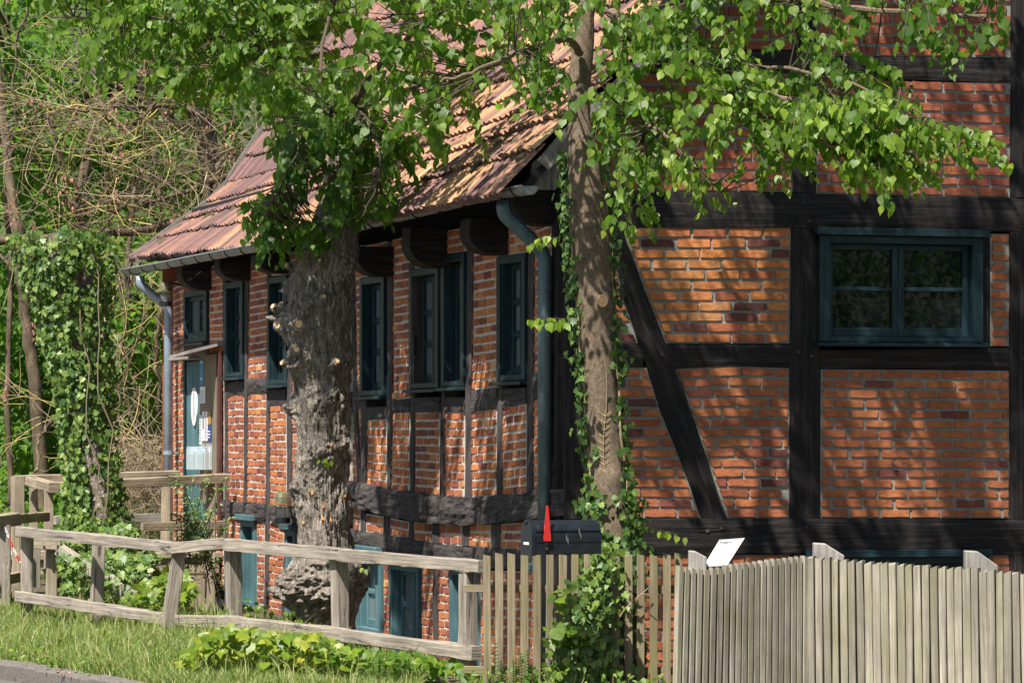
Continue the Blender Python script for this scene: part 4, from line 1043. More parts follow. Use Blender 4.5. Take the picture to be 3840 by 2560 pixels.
mass(L1, tw, [(1110, 780), (1260, 800), (1250, 880), (1160, 900)], 20, (26.95, 27.4), LB1, rr, (0, -.7), size=(.045, .098), ln=(.1, .2), tone=(.05, .5))
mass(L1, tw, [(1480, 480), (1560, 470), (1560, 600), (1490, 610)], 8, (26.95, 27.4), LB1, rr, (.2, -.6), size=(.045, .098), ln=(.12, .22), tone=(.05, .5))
mass(L1, tw, [(1320, -150), (2100, -150), (2040, 20), (1820, 60), (1600, 150), (1350, 240)], 85, (25.3, 26.6), LB1, rr, (.3, -.1), size=(.045, .098))
mass(L1, tw, [(1380, 250), (1560, 170), (1900, 150), (1880, 260), (1700, 330), (1420, 380)], 34, (25.3, 26.6), LB1, rr, (.2, -.3), size=(.045, .098))
mass(L1, tw, [(1430, 380), (1700, 310), (1800, 330), (1640, 420), (1480, 450)], 13, (25.3, 26.6), LB1, rr, (.1, -.4), size=(.045, .098))
for _ in range(150):                                     # crown above the frame
    v = Vector((rr.gauss(0, 1), rr.gauss(0, 1), rr.gauss(0, 1))).normalized()*rr.random()**.4
    p = Vector((-1.5+v.x*1.5, 28.3+v.y*.8, 7.2+v.z*1.5))
    if proj(p)[1] < -60: spray(L1, tw, p, Vector((v.x, v.y, -.1)), rr.uniform(.3, .6), rr, LB1, size=(.07, .10))
for _ in range(40):                                      # sprays added overhead along the sun's path to shade the trunk's right flank
    z0 = rr.uniform(-.3, 3.0); zc = rr.uniform(5.0, 6.6); q = at(1290, 1600, T1Y); q.y -= .2; q.z = z0; q = q+SUN*((zc-z0)/SUN.z)+Vector((.788, -.615, 0))*rr.uniform(.07, .2)
    spray(L1, tw, q, Vector((.615, .788, .1))*rr.choice((-1, 1))+Vector((rr.gauss(0, .15), rr.gauss(0, .15), 0)), rr.uniform(.12, .3), rr, LB1, size=(.06, .09), droop=.5)
for _ in range(60):                                      # sprays added out of view above to put the lower leaves in shade
    p = Vector((rr.uniform(-2.7, -1.2), rr.uniform(25.5, 26.6), rr.uniform(5.3, 6.3))); spray(L1, tw, p, Vector((rr.gauss(0, 1), rr.gauss(0, 1), -.1)), rr.uniform(.25, .5), rr, LB1, size=(.07, .10))
visf = lambda p: (1 if (10 < proj(p)[0] < 3830 and 5 < proj(p)[1] < 2500) else 0)*(30-p[1])**2
# a few fresh shoots on the trunk
for x, y in ((1220, 1740), (1245, 1735), (1060, 2330), (1085, 2340), (1075, 2300), (1360, 2140), (1130, 2400)):
    p = at(x, y, T1Y-.35); spray(L1, tw, p, Vector((rr.uniform(-.5, .5), -.6, .4)), .07, rr, None, size=(.04, .06), tone=(.7, 1))
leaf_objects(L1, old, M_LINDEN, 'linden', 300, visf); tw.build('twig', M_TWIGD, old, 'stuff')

# ------------------------------------------------------------------ ivy-clad young linden at the house corner
T2Y = 23.4
young = thing('linden_tree', 'smooth slender tree trunk with ivy creeping up both sides, in front of the house corner', 'tree', at(2290, 2600, T2Y))
path2 = [(2300, 2680, 96), (2300, 2300, 84), (2300, 2000, 72), (2288, 1869, 68), (2268, 1670, 64), (2249, 1397, 66), (2232, 1125, 71), (2213, 853, 78), (2190, 599, 63), (2175, 500, 50), (2172, 435, 43), (2176, 300, 42), (2183, 220, 41), (2196, 110, 34), (2202, 0, 26), (2208, -150, 24), (2230, -500, 20), (2240, -900, 12)]
knots = [(at(2150, 890, T2Y-.13), .05, .03), (at(2261, 1127, T2Y-.14), .05, .02), (at(2300, 1790, T2Y-.15), .07, .03)]
def disp2(q, th, r):
    b = 0
    for P, br, am in knots:
        d2 = (q-P).length_squared/(br*br)
        if d2 < 5: b += am*math.exp(-d2)
    return b+.010*noise.noise(q*5)+.003*noise.noise(Vector((q.x*40, q.y*40, q.z*18)))+.006*noise.noise(Vector((th*2, 0, q.z*1.3)))
_, AX2 = trunk('trunk', path2, T2Y, M_BARK2, young, 200, 56, disp2)
mb = MB(); c = at(2261, 1127, T2Y-.165); P_ = [(math.cos(a)*.033, math.sin(a)*.044) for a in [2*math.pi*i/20 for i in range(20)]]
nv = Vector((.12, -1, .02)).normalized(); sx = Vector((1, .12, 0)).normalized()
mb.v = [tuple(c+sx*x+Vector((0, 0, z))-nv*.02) for x, z in P_]+[tuple(c+sx*x*.93+Vector((0, 0, z*.93))+nv*.012) for x, z in P_]; mb.face(range(20, 40)); [mb.face((i, (i+1) % 20, 20+(i+1) % 20, 20+i)) for i in range(20)]
mb.build('pruning_scar', M_CUT, young)
tw = MB(); LB2 = []
for pts, r0, r1 in ([((2208, -30, 23.4), (2251, 17, 23.2), (2309, 58, 23.0), (2428, 160, 22.7), (2615, 259, 22.3), (2800, 330, 22), (2980, 378, 21.8), (3200, 412, 21.6), (3450, 452, 21.5), (3680, 545, 21.4)), .040, .007],
                    [((2175, 200, 23.3), (2118, 147, 23.0), (1933, 201, 22.7), (1800, 262, 22.5), (1650, 310, 22.4)), .028, .008],
                    [((2195, 330, 23.3), (2330, 420, 22.6), (2480, 500, 22.2), (2620, 640, 22.0), (2730, 770, 21.9)), .022, .005],
                    [((2225, -200, 23.4), (2500, -80, 22.6), (2900, -10, 22.0), (3300, 40, 21.7), (3700, 60, 21.5)), .04, .01],
                    [((2615, 259, 22.3), (2800, 250, 22.0), (3000, 270, 21.7), (3250, 330, 21.5), (3500, 450, 21.4)), .016, .005],
                    [((2800, 330, 22), (2950, 450, 21.8), (3150, 560, 21.6), (3350, 640, 21.5)), .016, .005],
                    [((2240, -700, 23.4), (2700, -800, 22.8), (3300, -900, 22.2), (3700, -800, 21.8)), .05, .015], [((2240, -700, 23.4), (2000, -1000, 23.0), (1700, -1200, 22.6)), .05, .015], [((2240, -800, 23.4), (2500, -1300, 23.2), (2900, -1700, 23.0)), .05, .015], [((2225, -400, 23.4), (2700, -420, 22.9), (3200, -400, 22.3)), .04, .012]):
    LB2 += limb(tw, A3(pts), r0, r1, 7, 5, .006)
tw.build('limb', M_BARK2, young); tw = MB(); L2 = Leaves(); rr = random.Random(77)
FR = dict(face=Vector((-.3, -.6, .75)))
mass(L2, tw, [(2560, 190), (2700, 140), (2760, 210), (2980, 300), (2960, 400), (2760, 400), (2600, 330)], 60, (21.6, 22.5), LB2, rr, (.5, -.1), tone=(.35, 1), **FR)
mass(L2, tw, [(2900, 290), (3150, 330), (3420, 420), (3400, 520), (3180, 530), (2980, 460)], 84, (21.3, 21.9), LB2, rr, (.6, -.2), tone=(.35, 1), **FR)
mass(L2, tw, [(3050, 500), (3350, 520), (3430, 600), (3350, 640), (3120, 590)], 38, (21.3, 21.8), LB2, rr, (.5, -.4), tone=(.35, 1), ln=(.15, .35), **FR)
mass(L2, tw, [(3400, 420), (3560, 450), (3690, 530), (3620, 560), (3450, 500)], 22, (21.2, 21.6), LB2, rr, (.8, -.2), tone=(.4, 1), ln=(.15, .34), **FR)
mass(L2, tw, [(2720, 380), (2980, 450), (3020, 560), (2900, 560), (2760, 460)], 22, (21.6, 22.2), LB2, rr, (.3, -.4), tone=(.3, .9), **FR)
mass(L2, tw, [(2960, 100), (3100, 120), (3220, 220), (3400, 300), (3420, 360), (3250, 300), (3040, 250)], 24, (21.5, 22.2), LB2, rr, (.5, -.3), tone=(.1, .7))
mass(L2, tw, [(2240, -120), (2700, -120), (2640, 80), (2560, 180), (2460, 300), (2320, 320), (2240, 160)], 64, (22.0, 23.0), LB2, rr, (.3, -.2))
mass(L2, tw, [(2230, 300), (2460, 290), (2600, 360), (2560, 470), (2380, 520), (2260, 500)], 40, (22.0, 22.9), LB2, rr, (.2, -.4))
mass(L2, tw, [(2290, 520), (2480, 520), (2520, 580), (2400, 640), (2300, 640)], 17, (22.0, 22.6), LB2, rr, (.1, -.6), ln=(.15, .3))
mass(L2, tw, [(2520, 540), (2610, 560), (2700, 690), (2690, 740), (2600, 660)], 14, (21.8, 22.1), LB2, rr, (.35, -.7), ln=(.12, .28), tone=(.4, 1), **FR)
mass(L2, tw, [(2300, 670), (2400, 650), (2390, 760), (2310, 830)], 11, (22.2, 22.6), LB2, rr, (0, -.8), ln=(.12, .26))
mass(L2, tw, [(2770, 560), (2900, 580), (2890, 650), (2800, 640)], 5, (21.8, 22.0), LB2, rr, (.1, -.9), ln=(.08, .14))
mass(L2, tw, [(1960, 200), (2080, 180), (2110, 300), (2040, 360), (1970, 330)], 16, (22.4, 22.9), LB2, rr, (-.2, -.6), ln=(.14, .3))
mass(L2, tw, [(1900, -120), (2200, -120), (2190, 60), (2000, 130), (1900, 60)], 26, (22.4, 23.1), LB2, rr, (-.3, -.2))
mass(L2, tw, [(2700, -140), (3050, -140), (3080, 40), (2940, 90), (2760, 40)], 22, (21.6, 22.4), LB2, rr, (.3, -.3))
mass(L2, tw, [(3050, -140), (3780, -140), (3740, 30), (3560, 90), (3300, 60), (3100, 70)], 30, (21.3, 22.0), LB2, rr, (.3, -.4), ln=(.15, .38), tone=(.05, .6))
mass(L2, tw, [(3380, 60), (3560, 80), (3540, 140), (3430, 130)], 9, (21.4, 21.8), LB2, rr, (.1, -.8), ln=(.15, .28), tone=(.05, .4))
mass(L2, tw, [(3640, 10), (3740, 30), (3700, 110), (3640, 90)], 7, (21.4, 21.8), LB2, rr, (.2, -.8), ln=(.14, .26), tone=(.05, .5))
for (x, y, dx) in ((2120, 1195, -.9), (2110, 1200, -.7), (2130, 1210, -.5), (2440, 1985, .9)):
    spray(L2, tw, at(x, y, 23.0), Vector((dx, -.5, .1)), .26, rr, None, size=(.045, .075), tone=(.8, 1), droop=.5)
for x, y in ((2000, 900), (2030, 880), (2060, 890)): spray(L2, tw, at(x+40, y, 23.0), Vector((-.9, -.4, -.1)), .09, rr, None, size=(.05, .07), tone=(.7, 1))
for _ in range(110):                                     # unseen dense boughs, added to shade the upper gable
    v = Vector((rr.gauss(0, 1), rr.gauss(0, 1), rr.gauss(0, 1))).normalized()*rr.random()**.45
    p = Vector((1.7+v.x*1.7, 24.3+v.y*.8, 6.8+v.z*1.5))
    if proj(p)[1] < -80: spray(L2, tw, p, Vector((v.x, v.y, -.1)), rr.uniform(.3, .55), rr, LB2, size=(.075, .11))
n_cr = 0
while n_cr < 560:                                        # crown above the frame, which dapples the gable
    v = Vector((rr.gauss(0, 1), rr.gauss(0, 1), rr.gauss(0, 1))).normalized()*rr.random()**.45
    p = Vector((.75+v.x*2.4, 23.1+v.y*1.7, 6.9+v.z*2.3)); n_cr += 1
    if proj(p)[1] < -80 and noise.noise(p*1.25) > .02: spray(L2, tw, p, Vector((v.x, v.y, -.1)), rr.uniform(.3, .6), rr, LB2, size=(.075, .11))
for _ in range(200):                                     # its left boughs, over the near end of the long wall
    v = Vector((rr.gauss(0, 1), rr.gauss(0, 1), rr.gauss(0, 1))).normalized()*rr.random()**.45
    p = Vector((-1.35+v.x*.8, 23.6+v.y*.9, 5.9+v.z*1.2))
    if proj(p)[1] < -60 and noise.noise(p*1.3) > -.1: spray(L2, tw, p, Vector((v.x-.3, v.y, -.1)), rr.uniform(.25, .5), rr, LB2, size=(.07, .10))
leaf_objects(L2, young, M_LINDEN, 'linden', 300, lambda p: (1 if (2230 < proj(p)[0] < 3830 and 5 < proj(p)[1] < 2500) else 0)*(26-p[1])**2); tw.build('twig', M_TWIGD, young, 'stuff')
# ivy on its trunk
ivy = thing('ivy', 'dark green ivy climbing the smooth slender trunk and spilling over the picket fence', 'ivy', at(2290, 2600, T2Y)); LI = Leaves(); rr = random.Random(3); st = MB()
def ivy_leaf(L, p, out, rr, size=(.032, .062), tone=(.05, .75)):
    n = (out+Vector((rr.gauss(0, .35), rr.gauss(0, .35), .45+rr.gauss(0, .3)))).normalized(); d = Vector((rr.gauss(0, .45), rr.gauss(0, .3), -1)).normalized()
    L.add(p, d, n, rr.uniform(*size), max(0, min(1, rr.uniform(*tone)+(.35 if rr.random() < .08 else 0))))
def on_trunk(y, th, out):
    c = poly(sorted((p[1], p[0]) for p in path2), y); w = poly(sorted((p[1], p[2]) for p in path2), y); P = at(c, y, T2Y); r = w/FPX*T2Y
    dv = Vector((math.cos(th), math.sin(th), 0)); return P+dv*(r+out), dv
for k in range(1500):
    y = rr.uniform(560, 2100); side = rr.random() < .5
    dens = (.5 if y < 900 else .8 if y < 1300 else 1) if side else (.9 if y < 1100 else .75 if y < 1500 else .9)
    if rr.random() > dens or noise.noise(Vector((y*.012, side*5, 0))) < -.35: continue
    th = math.pi+rr.gauss(.18, .28) if not side else rr.gauss(-.2, .3)
    if rr.random() < .4: th = rr.uniform(.2, 2.9)
    p, dv = on_trunk(y, th, abs(rr.gauss(.015, .035))); ivy_leaf(LI, p, dv+Vector((0, -.5, 0)), rr)
for k in range(420):                                     # the thick foot of the ivy
    y = rr.uniform(1830, 2150); th = rr.uniform(-math.pi-.2, .2)
    if abs(th+math.pi/2) < .35 and y < 2000 and rr.random() < .8: continue
    p, dv = on_trunk(y, th, abs(rr.gauss(.03, .05))); ivy_leaf(LI, p, dv+Vector((0, -.4, 0)), rr)
for k in range(850):                                     # spilling in front of the pickets
    y = 2030+540*rr.random()**.8; w = 50+90*smooth((y-2030)/400)+60*smooth((y-2400)/120)
    x = poly([(2030, 2290), (2200, 2230), (2400, 2205), (2560, 2190)], y)+rr.gauss(0, .5)*w
    if x > 2330 and y > 2300 and rr.random() < .7: continue
    p = at(x, y, 22.93-abs(rr.gauss(0, .07))); ivy_leaf(LI, p, Vector((-.2, -1, .4)), rr, (.03, .06), (.3, 1))
for k in range(200):
    x, y = rr.uniform(2290, 2420), rr.uniform(2080, 2560); p = at(x, y, 23.25-rr.random()*.1); ivy_leaf(LI, p, Vector((0, -1, .2)), rr, (.03, .06), (0, .4))
for s0 in (-1, 1):
    pts = []
    for i in range(40):
        y = lerp(2100, 700, i/39); p, _ = on_trunk(y, (math.pi+.25 if s0 < 0 else -.3)+.15*math.sin(i*.8), .004); pts.append(p)
    st.tube(pts, [lerp(.012, .004, i/39) for i in range(40)], 5, .6)
pts = [on_trunk(y, -math.pi/2+.25*math.sin(y*.01)+.1, .002)[0] for y in range(1900, 1300, -25)]; st.tube(pts, .003, 4, .45)
for y in range(1560, 1850, 26):
    for s0 in (-1, 1):
        a0 = -math.pi/2+.25*math.sin(y*.01)+.1; st.tube([on_trunk(y-6*k, a0+s0*k*.12, .002)[0] for k in range(4)], [.0025, .002, .0016, .001], 3, .9)
for x, y0, y1 in ((2235, 2080, 2400), (2250, 2100, 2560), (2225, 2250, 2560)):
    st.tube([at(x+12*math.sin(i*.9), lerp(y0, y1, i/10), 22.93-.03*math.sin(i)) for i in range(11)], .006, 5, .8)
link('foliage', leaves_mesh('foliage', LI.arrays(), 'ivy'), M_IVY, ivy, 'stuff'); st.build('ivy_stem', M_TWIG, ivy)

# ------------------------------------------------------------------ dead leaning trunk smothered in ivy, left
T3Y = 31.3
dead = thing('dead_tree', 'leaning broken-off trunk with flaky pinkish bark beside the bridge railing', 'tree', at(400, 2140, T3Y))
path3 = [(425, 2220, 62), (405, 2060, 58), (385, 1900, 56), (352, 1750, 54), (335, 1500, 56), (300, 1200, 64), (262, 980, 76), (240, 890, 70)]
trunk('trunk', path3, T3Y, M_BARK3, dead, 110, 60, lambda q, th, r: .02*noise.noise(q*6)+.012*abs(noise.noise(Vector((q.x*30, q.y*30, q.z*14))))+.008*noise.noise(q*40))
ivy2 = thing('ivy', 'bright sunlit ivy smothering the leaning broken trunk at the left', 'ivy', at(400, 2140, T3Y)); LI = Leaves(); rr = random.Random(9)
prof3 = [(870, 60, 400), (905, 30, 425), (1000, 60, 425), (1100, 100, 420), (1200, 140, 415), (1300, 165, 418), (1450, 200, 425), (1600, 225, 425), (1700, 232, 440), (1800, 245, 455), (1900, 240, 470), (2000, 225, 510), (2080, 190, 560), (2200, 170, 640)]
pl = [(a, b) for a, b, c in prof3]; pr = [(a, c) for a, b, c in prof3]
n_i = 0
while n_i < 5200:
    y = rr.uniform(868, 2180); xl, xr = poly(pl, y), poly(pr, y); s = rr.uniform(-1, 1); x = lerp(xl, xr, (s+1)/2)+rr.gauss(0, 9)
    if y > 1640 and y < 1930 and abs(x-poly([(1600, 330), (1700, 346), (1900, 385)], y)) < 34 and rr.random() < .93: n_i += 1; continue
    if noise.noise(Vector((x*.02, y*.012, 1))) < -.42: n_i += 1; continue
    rdp = (xr-xl)/2/FPX*T3Y; p = at(x, y, T3Y); p.y -= math.sqrt(max(0, 1-s*s))*min(rdp, .5)*.8-.05-rr.gauss(0, .04)
    out = Vector((s*.8, -1, .1)); ivy_leaf(LI, p, out, rr, (.034, .068), (.45, 1) if rr.random() < .7 else (.1, .6)); n_i += 1
link('foliage', leaves_mesh('foliage', LI.arrays(), 'ivy'), M_IVY, ivy2, 'stuff')
st = MB()
for k in range(2):
    x = rr.uniform(250, 380); st.tube([at(x+rr.uniform(-30, 30)+i*6, 900+i*120+rr.uniform(-20, 20), T3Y-.25) for i in range(10)], .007, 4, .25)
st.build('ivy_stem', M_TWIG, ivy2)

# ------------------------------------------------------------------ woodland behind
wood_n = [0]
def wtree(label, pts, r0, r1, clumps, seed, tone=(.15, .85), nl=95, m=M_BARK4, cr=(.35, .75), kink=.010):
    rr = random.Random(seed); P = A3(pts); t = thing('woodland_tree', label, 'tree', P[0], 'woodland trees behind the house'); mb = MB()
    limb(mb, P, r0, r1, 10, 6, kink, rr); tw = MB(); mb.build('trunk', m, t, smooth_=True); L = Leaves()
    for (x, y, Y) in clumps:
        c = at(x, y, Y); R_ = rr.uniform(*cr); b = min(P, key=lambda a: (a-c).length)
        tw.tube(curve(b, c, .1, 4), [.03, .025, .018, .012, .008], 4, rr.random())
        for _ in range(nl):
            v = Vector((rr.gauss(0, 1), rr.gauss(0, 1), rr.gauss(0, .75))).normalized()*R_*rr.random()**.45
            n = (Vector((-.2, -.5, .8))+Vector((rr.gauss(0, .5), rr.gauss(0, .5), rr.gauss(0, .4)))).normalized()
            L.add(c+v, Vector((rr.gauss(0, .6), rr.gauss(0, .5), -.5+rr.gauss(0, .4))), n, rr.uniform(.09, .17), rr.uniform(*tone))
    if clumps: link('crown', leaves_mesh('crown', L.arrays(), 'oval'), M_WOODLEAF, t, 'stuff')
    tw.build('branch', M_TWIGD, t, 'stuff'); return t
rr = random.Random(50)
def cl(n, P, Y): return [(*sample(P, rr), rr.uniform(*Y)) for _ in range(n)]
wtree('slim brown trunk with patchy sunlit bark rising left of the ivy-smothered trunk', ((165, 2000, 43), (150, 1700, 43), (125, 1400, 43), (95, 1180, 43), (70, 900, 43), (20, 500, 43.2), (-40, 0, 43.4)), .095, .05, cl(16, [(-150, -100), (160, -100), (180, 500), (-150, 600)], (43.5, 46)), 1)
wtree('bare grey trunk standing far back above the dry twigs', ((840, 1000, 47), (800, 640, 47), (745, 430, 47), (695, 300, 47), (690, 100, 47), (700, -200, 47)), .17, .1, cl(26, [(500, -150), (1150, -150), (1150, 250), (520, 250)], (46, 50)), 2, nl=80)
wtree('dark thin trunk at the far left edge of the picture', ((40, 1900, 45), (30, 1500, 45), (40, 1000, 45), (10, 500, 45), (30, 0, 45)), .045, .03, cl(22, [(-200, 250), (420, 350), (420, 900), (-200, 900)], (46, 50)), 3)
wtree('leafy sapling filling the shade behind the ivy-smothered trunk', ((500, 1900, 44), (510, 1500, 44), (480, 1100, 44), (500, 700, 44)), .05, .03, cl(34, [(380, 900), (640, 880), (640, 1500), (400, 1500)], (43.5, 47)), 4, tone=(.2, .9))
wtree('leafy tree with dark leaning stem behind the tangled dead branches', ((360, 1900, 47), (330, 1200, 47), (300, 800, 47), (380, 300, 47), (420, -100, 47)), .11, .05, cl(60, [(120, 150), (950, 200), (800, 650), (500, 900), (100, 900)], (48, 53)), 5)
wtree('broad leafy tree deepest in the wood', ((900, 1500, 56), (880, 800, 56), (820, 100, 56), (800, -400, 56)), .16, .08, cl(110, [(-250, -250), (1500, -250), (1300, 300), (900, 800), (500, 1200), (-250, 1200)], (54, 60)), 6, cr=(.6, 1.2), nl=110)
# low growth under the trees
L = Leaves(); rr = random.Random(61)
for _ in range(480):
    x, y = sample([(-150, 900), (640, 850), (640, 1950), (-150, 1950)], rr); c = at(x, y, rr.uniform(46, 52)); R_ = rr.uniform(.3, .7); dk = 0 if y < 1250 else .0
    if noise.noise(Vector((x*.006, y*.006, 8))) < (-.2 if y < 1300 else -.05): continue
    for _ in range(70):
        v = Vector((rr.gauss(0, 1), rr.gauss(0, 1), rr.gauss(0, .7))).normalized()*R_*rr.random()**.45
        L.add(c+v, Vector((rr.gauss(0, .6), rr.gauss(0, .5), -.5)), Vector((rr.gauss(-.2, .5), rr.gauss(-.5, .5), .8)), rr.uniform(.08, .16), rr.uniform(.1, .8))
tag(link('undergrowth', leaves_mesh('undergrowth', L.arrays(), 'oval'), M_WOODLEAF), 'leafy undergrowth filling the wood behind the footbridge', 'undergrowth', None, 'stuff')
L = Leaves(); rr = random.Random(62)
for _ in range(330):
    X, Y_ = rr.uniform(-11, -4.4), rr.uniform(38.6, 46); c = Vector((X, Y_, gz(X, Y_)+rr.uniform(0, .7))); R_ = rr.uniform(.2, .45)
    if proj(c)[0] > 640: continue
    for _ in range(60):
        v = Vector((rr.gauss(0, 1), rr.gauss(0, 1), rr.gauss(0, .7))).normalized()*R_*rr.random()**.45
        L.add(c+v, Vector((rr.gauss(0, .6), rr.gauss(0, .5), -.5)), Vector((rr.gauss(-.2, .5), rr.gauss(-.5, .5), .8)), rr.uniform(.05, .11), rr.uniform(.1, .9))
tag(link('ground_cover', leaves_mesh('ground_cover', L.arrays(), 'oval'), M_WOODLEAF), 'low leafy ground cover on the wood floor beyond the railings', 'ground cover', None, 'stuff')
# fallen tree: a tangle of bare lichen-covered branches
fall = thing('fallen_tree', 'tangle of bare yellow lichen-covered branches of a fallen tree left of the roof', 'dead tree', at(600, 1300, 41.5)); rr = random.Random(13); mb = MB(); FB = []
for pts, r0, r1 in ([((1000, 980, 42), (760, 830, 41.6), (420, 880, 41.3), (0, 905, 41), (-200, 890, 41)), .11, .08], [((900, 640, 42), (740, 700, 41.5), (560, 760, 41.3), (430, 800, 41.2), (300, 1000, 41)), .06, .02],
                    [((760, 430, 42), (560, 400, 41.5), (330, 410, 41.2), (180, 425, 41)), .055, .025], [((180, 425, 41), (210, 520, 41), (215, 640, 41), (160, 700, 41), (70, 880, 41)), .05, .015],
                    [((850, 560, 42), (800, 700, 41.7), (830, 850, 41.5)), .06, .03], [((620, 340, 41.5), (480, 480, 41.2), (330, 400, 41)), .04, .015], [((580, 560, 41.4), (590, 700, 41.3), (650, 800, 41.2)), .045, .02],
                    [((430, 800, 41), (490, 740, 41), (520, 650, 41), (540, 560, 41)), .035, .012], [((420, 1420, 41), (460, 1500, 41), (560, 1700, 41), (600, 1800, 41)), .035, .02], [((430, 1000, 41), (470, 1200, 41), (450, 1340, 41)), .04, .02],
                    [((100, 30, 40.8), (50, 250, 40.8), (60, 420, 40.8), (20, 620, 40.8)), .03, .012], [((600, 1150, 41), (590, 1350, 41), (600, 1560, 41)), .05, .04], [((250, 1540, 41.5), (190, 1580, 41.3), (150, 1640, 41), (128, 1770, 40.6)), .04, .03]):
    FB += limb(mb, A3(pts), r0*.62, r1*.6, 8, 6, .02, rr)
mb.build('limb', M_BARK4, fall, smooth_=True); tw = MB(); sd = Leaves()
def twig(p, d, L_, r, curl, rr, tone):
    n = 9; pts = [p]; dd = d.normalized(); ax = Vector((rr.gauss(0, 1), rr.gauss(0, 1), rr.gauss(0, 1))).normalized()
    for i in range(n):
        dd = (dd+ax.cross(dd)*curl/n+Vector((rr.gauss(0, .07), rr.gauss(0, .07), rr.gauss(0, .07)))+Vector((0, 0, -.02))).normalized(); pts.append(pts[-1]+dd*L_/n)
    tw.tube(pts, [lerp(r, r*.35, i/n) for i in range(n+1)], 3, tone, False); return pts
zone = [(-60, 250), (300, 250), (560, 250), (760, 260), (960, 330), (1000, 480), (880, 620), (760, 800), (640, 900), (450, 980), (100, 900), (-60, 800)]
for k in range(430):
    if rr.random() < .45: p = rr.choice(FB)+Vector((0, rr.gauss(0, .1), 0))
    else: p = at(*sample(zone, rr), rr.uniform(40.2, 42.5))
    d = Vector((rr.gauss(0, 1), rr.gauss(-.1, .4), rr.gauss(0, .7))); dens = .6 if proj(p)[0] < 350 else 1
    if rr.random() > dens: continue
    pts = twig(p, d, rr.uniform(.7, 2.3), rr.uniform(.003, .008), rr.gauss(0, 2.2), rr, rr.choice((.1, .25, .4, .5, .6, .7, .95)))
    for j in range(rr.randint(1, 3)):
        q = rr.choice(pts[2:]); twig(q, d+Vector((rr.gauss(0, .8), rr.gauss(0, .4), rr.gauss(0, .8))), rr.uniform(.3, .9), .004, rr.gauss(0, 1.5), rr, rr.random())
    if rr.random() < .2:
        q = pts[-1]
        for _ in range(16): sd.add(q+Vector((rr.gauss(0, .04), rr.gauss(0, .04), rr.gauss(-.08, .09))), Vector((rr.gauss(0, .3), rr.gauss(0, .3), -1)), Vector((rr.gauss(0, .5), -1, .3)), rr.uniform(.03, .055), rr.random())
for k in range(38):                                      # hanging stems right of the ivy
    x = rr.uniform(430, 640); y = rr.uniform(1000, 1500); twig(at(x, y, rr.uniform(39.5, 41.5)), Vector((rr.gauss(-.1, .5), 0, rr.choice((-1, -1, .6)))), rr.uniform(.8, 2.2), rr.uniform(.004, .008), rr.gauss(0, 1.2), rr, rr.random())
tw.build('twigs', M_TWIG, fall, 'stuff'); link('seed_clusters', leaves_mesh('seed_clusters', sd.arrays(), 'oval'), M_SEED, fall, 'stuff')
# dry brush by the far downpipe
rr = random.Random(15); tw = MB()
for k in range(620):
    x, y = sample([(420, 1650), (620, 1620), (640, 1980), (440, 1980)], rr); twig(at(x, y, rr.uniform(38.6, 40)), Vector((rr.gauss(0, .8), 0, rr.gauss(-.4, .8))), rr.uniform(.3, .8), rr.uniform(.003, .006), rr.gauss(0, 2), rr, rr.uniform(.3, .72))
tag(tw.build('dry_brush', M_TWIG), 'tangled dry straw-coloured brush behind the bridge railing', 'dry brush', None, 'stuff')
# trees across the road, seen only as the reflection in the gable window
for i, (x, y, s) in enumerate(((15, 9, 1), (19, 5, 1.1), (23, 11, 1.2), (11, 4, 1), (22, 0, 1.3), (16, -1, 1.2), (27, 6, 1.4))):
    t = thing('roadside_tree', 'leafy tree across the road reflected in the gable window', 'tree', (x, y, -.2), 'trees across the road'); mb = MB(); mb.tube([Vector((x, y, -.2)), Vector((x+.2, y, 3)), Vector((x, y+.2, 7))], [.25, .2, .1], 9, .4); mb.build('trunk', M_BARK4, t); L = Leaves(); rr = random.Random(i)
    for _ in range(15000):
        v = Vector((rr.gauss(0, 1), rr.gauss(0, 1), rr.gauss(0, 1))).normalized()*rr.random()**.4; v = Vector((v.x*3.6*s, v.y*3.2*s, v.z*4.2*s))
        if noise.noise(v*.8+Vector((i*7, 0, 0))) < -.3: continue
        L.add(Vector((x, y, 4.3))+v, Vector((rr.gauss(0, .6), rr.gauss(0, .6), -.6)), Vector((rr.gauss(0, .6), rr.gauss(0, .6), .7)), rr.uniform(.08, .15), rr.uniform(.0, .8))
    link('crown', leaves_mesh('crown', L.arrays(), 'tri'), M_WOODLEAF, t, 'stuff')

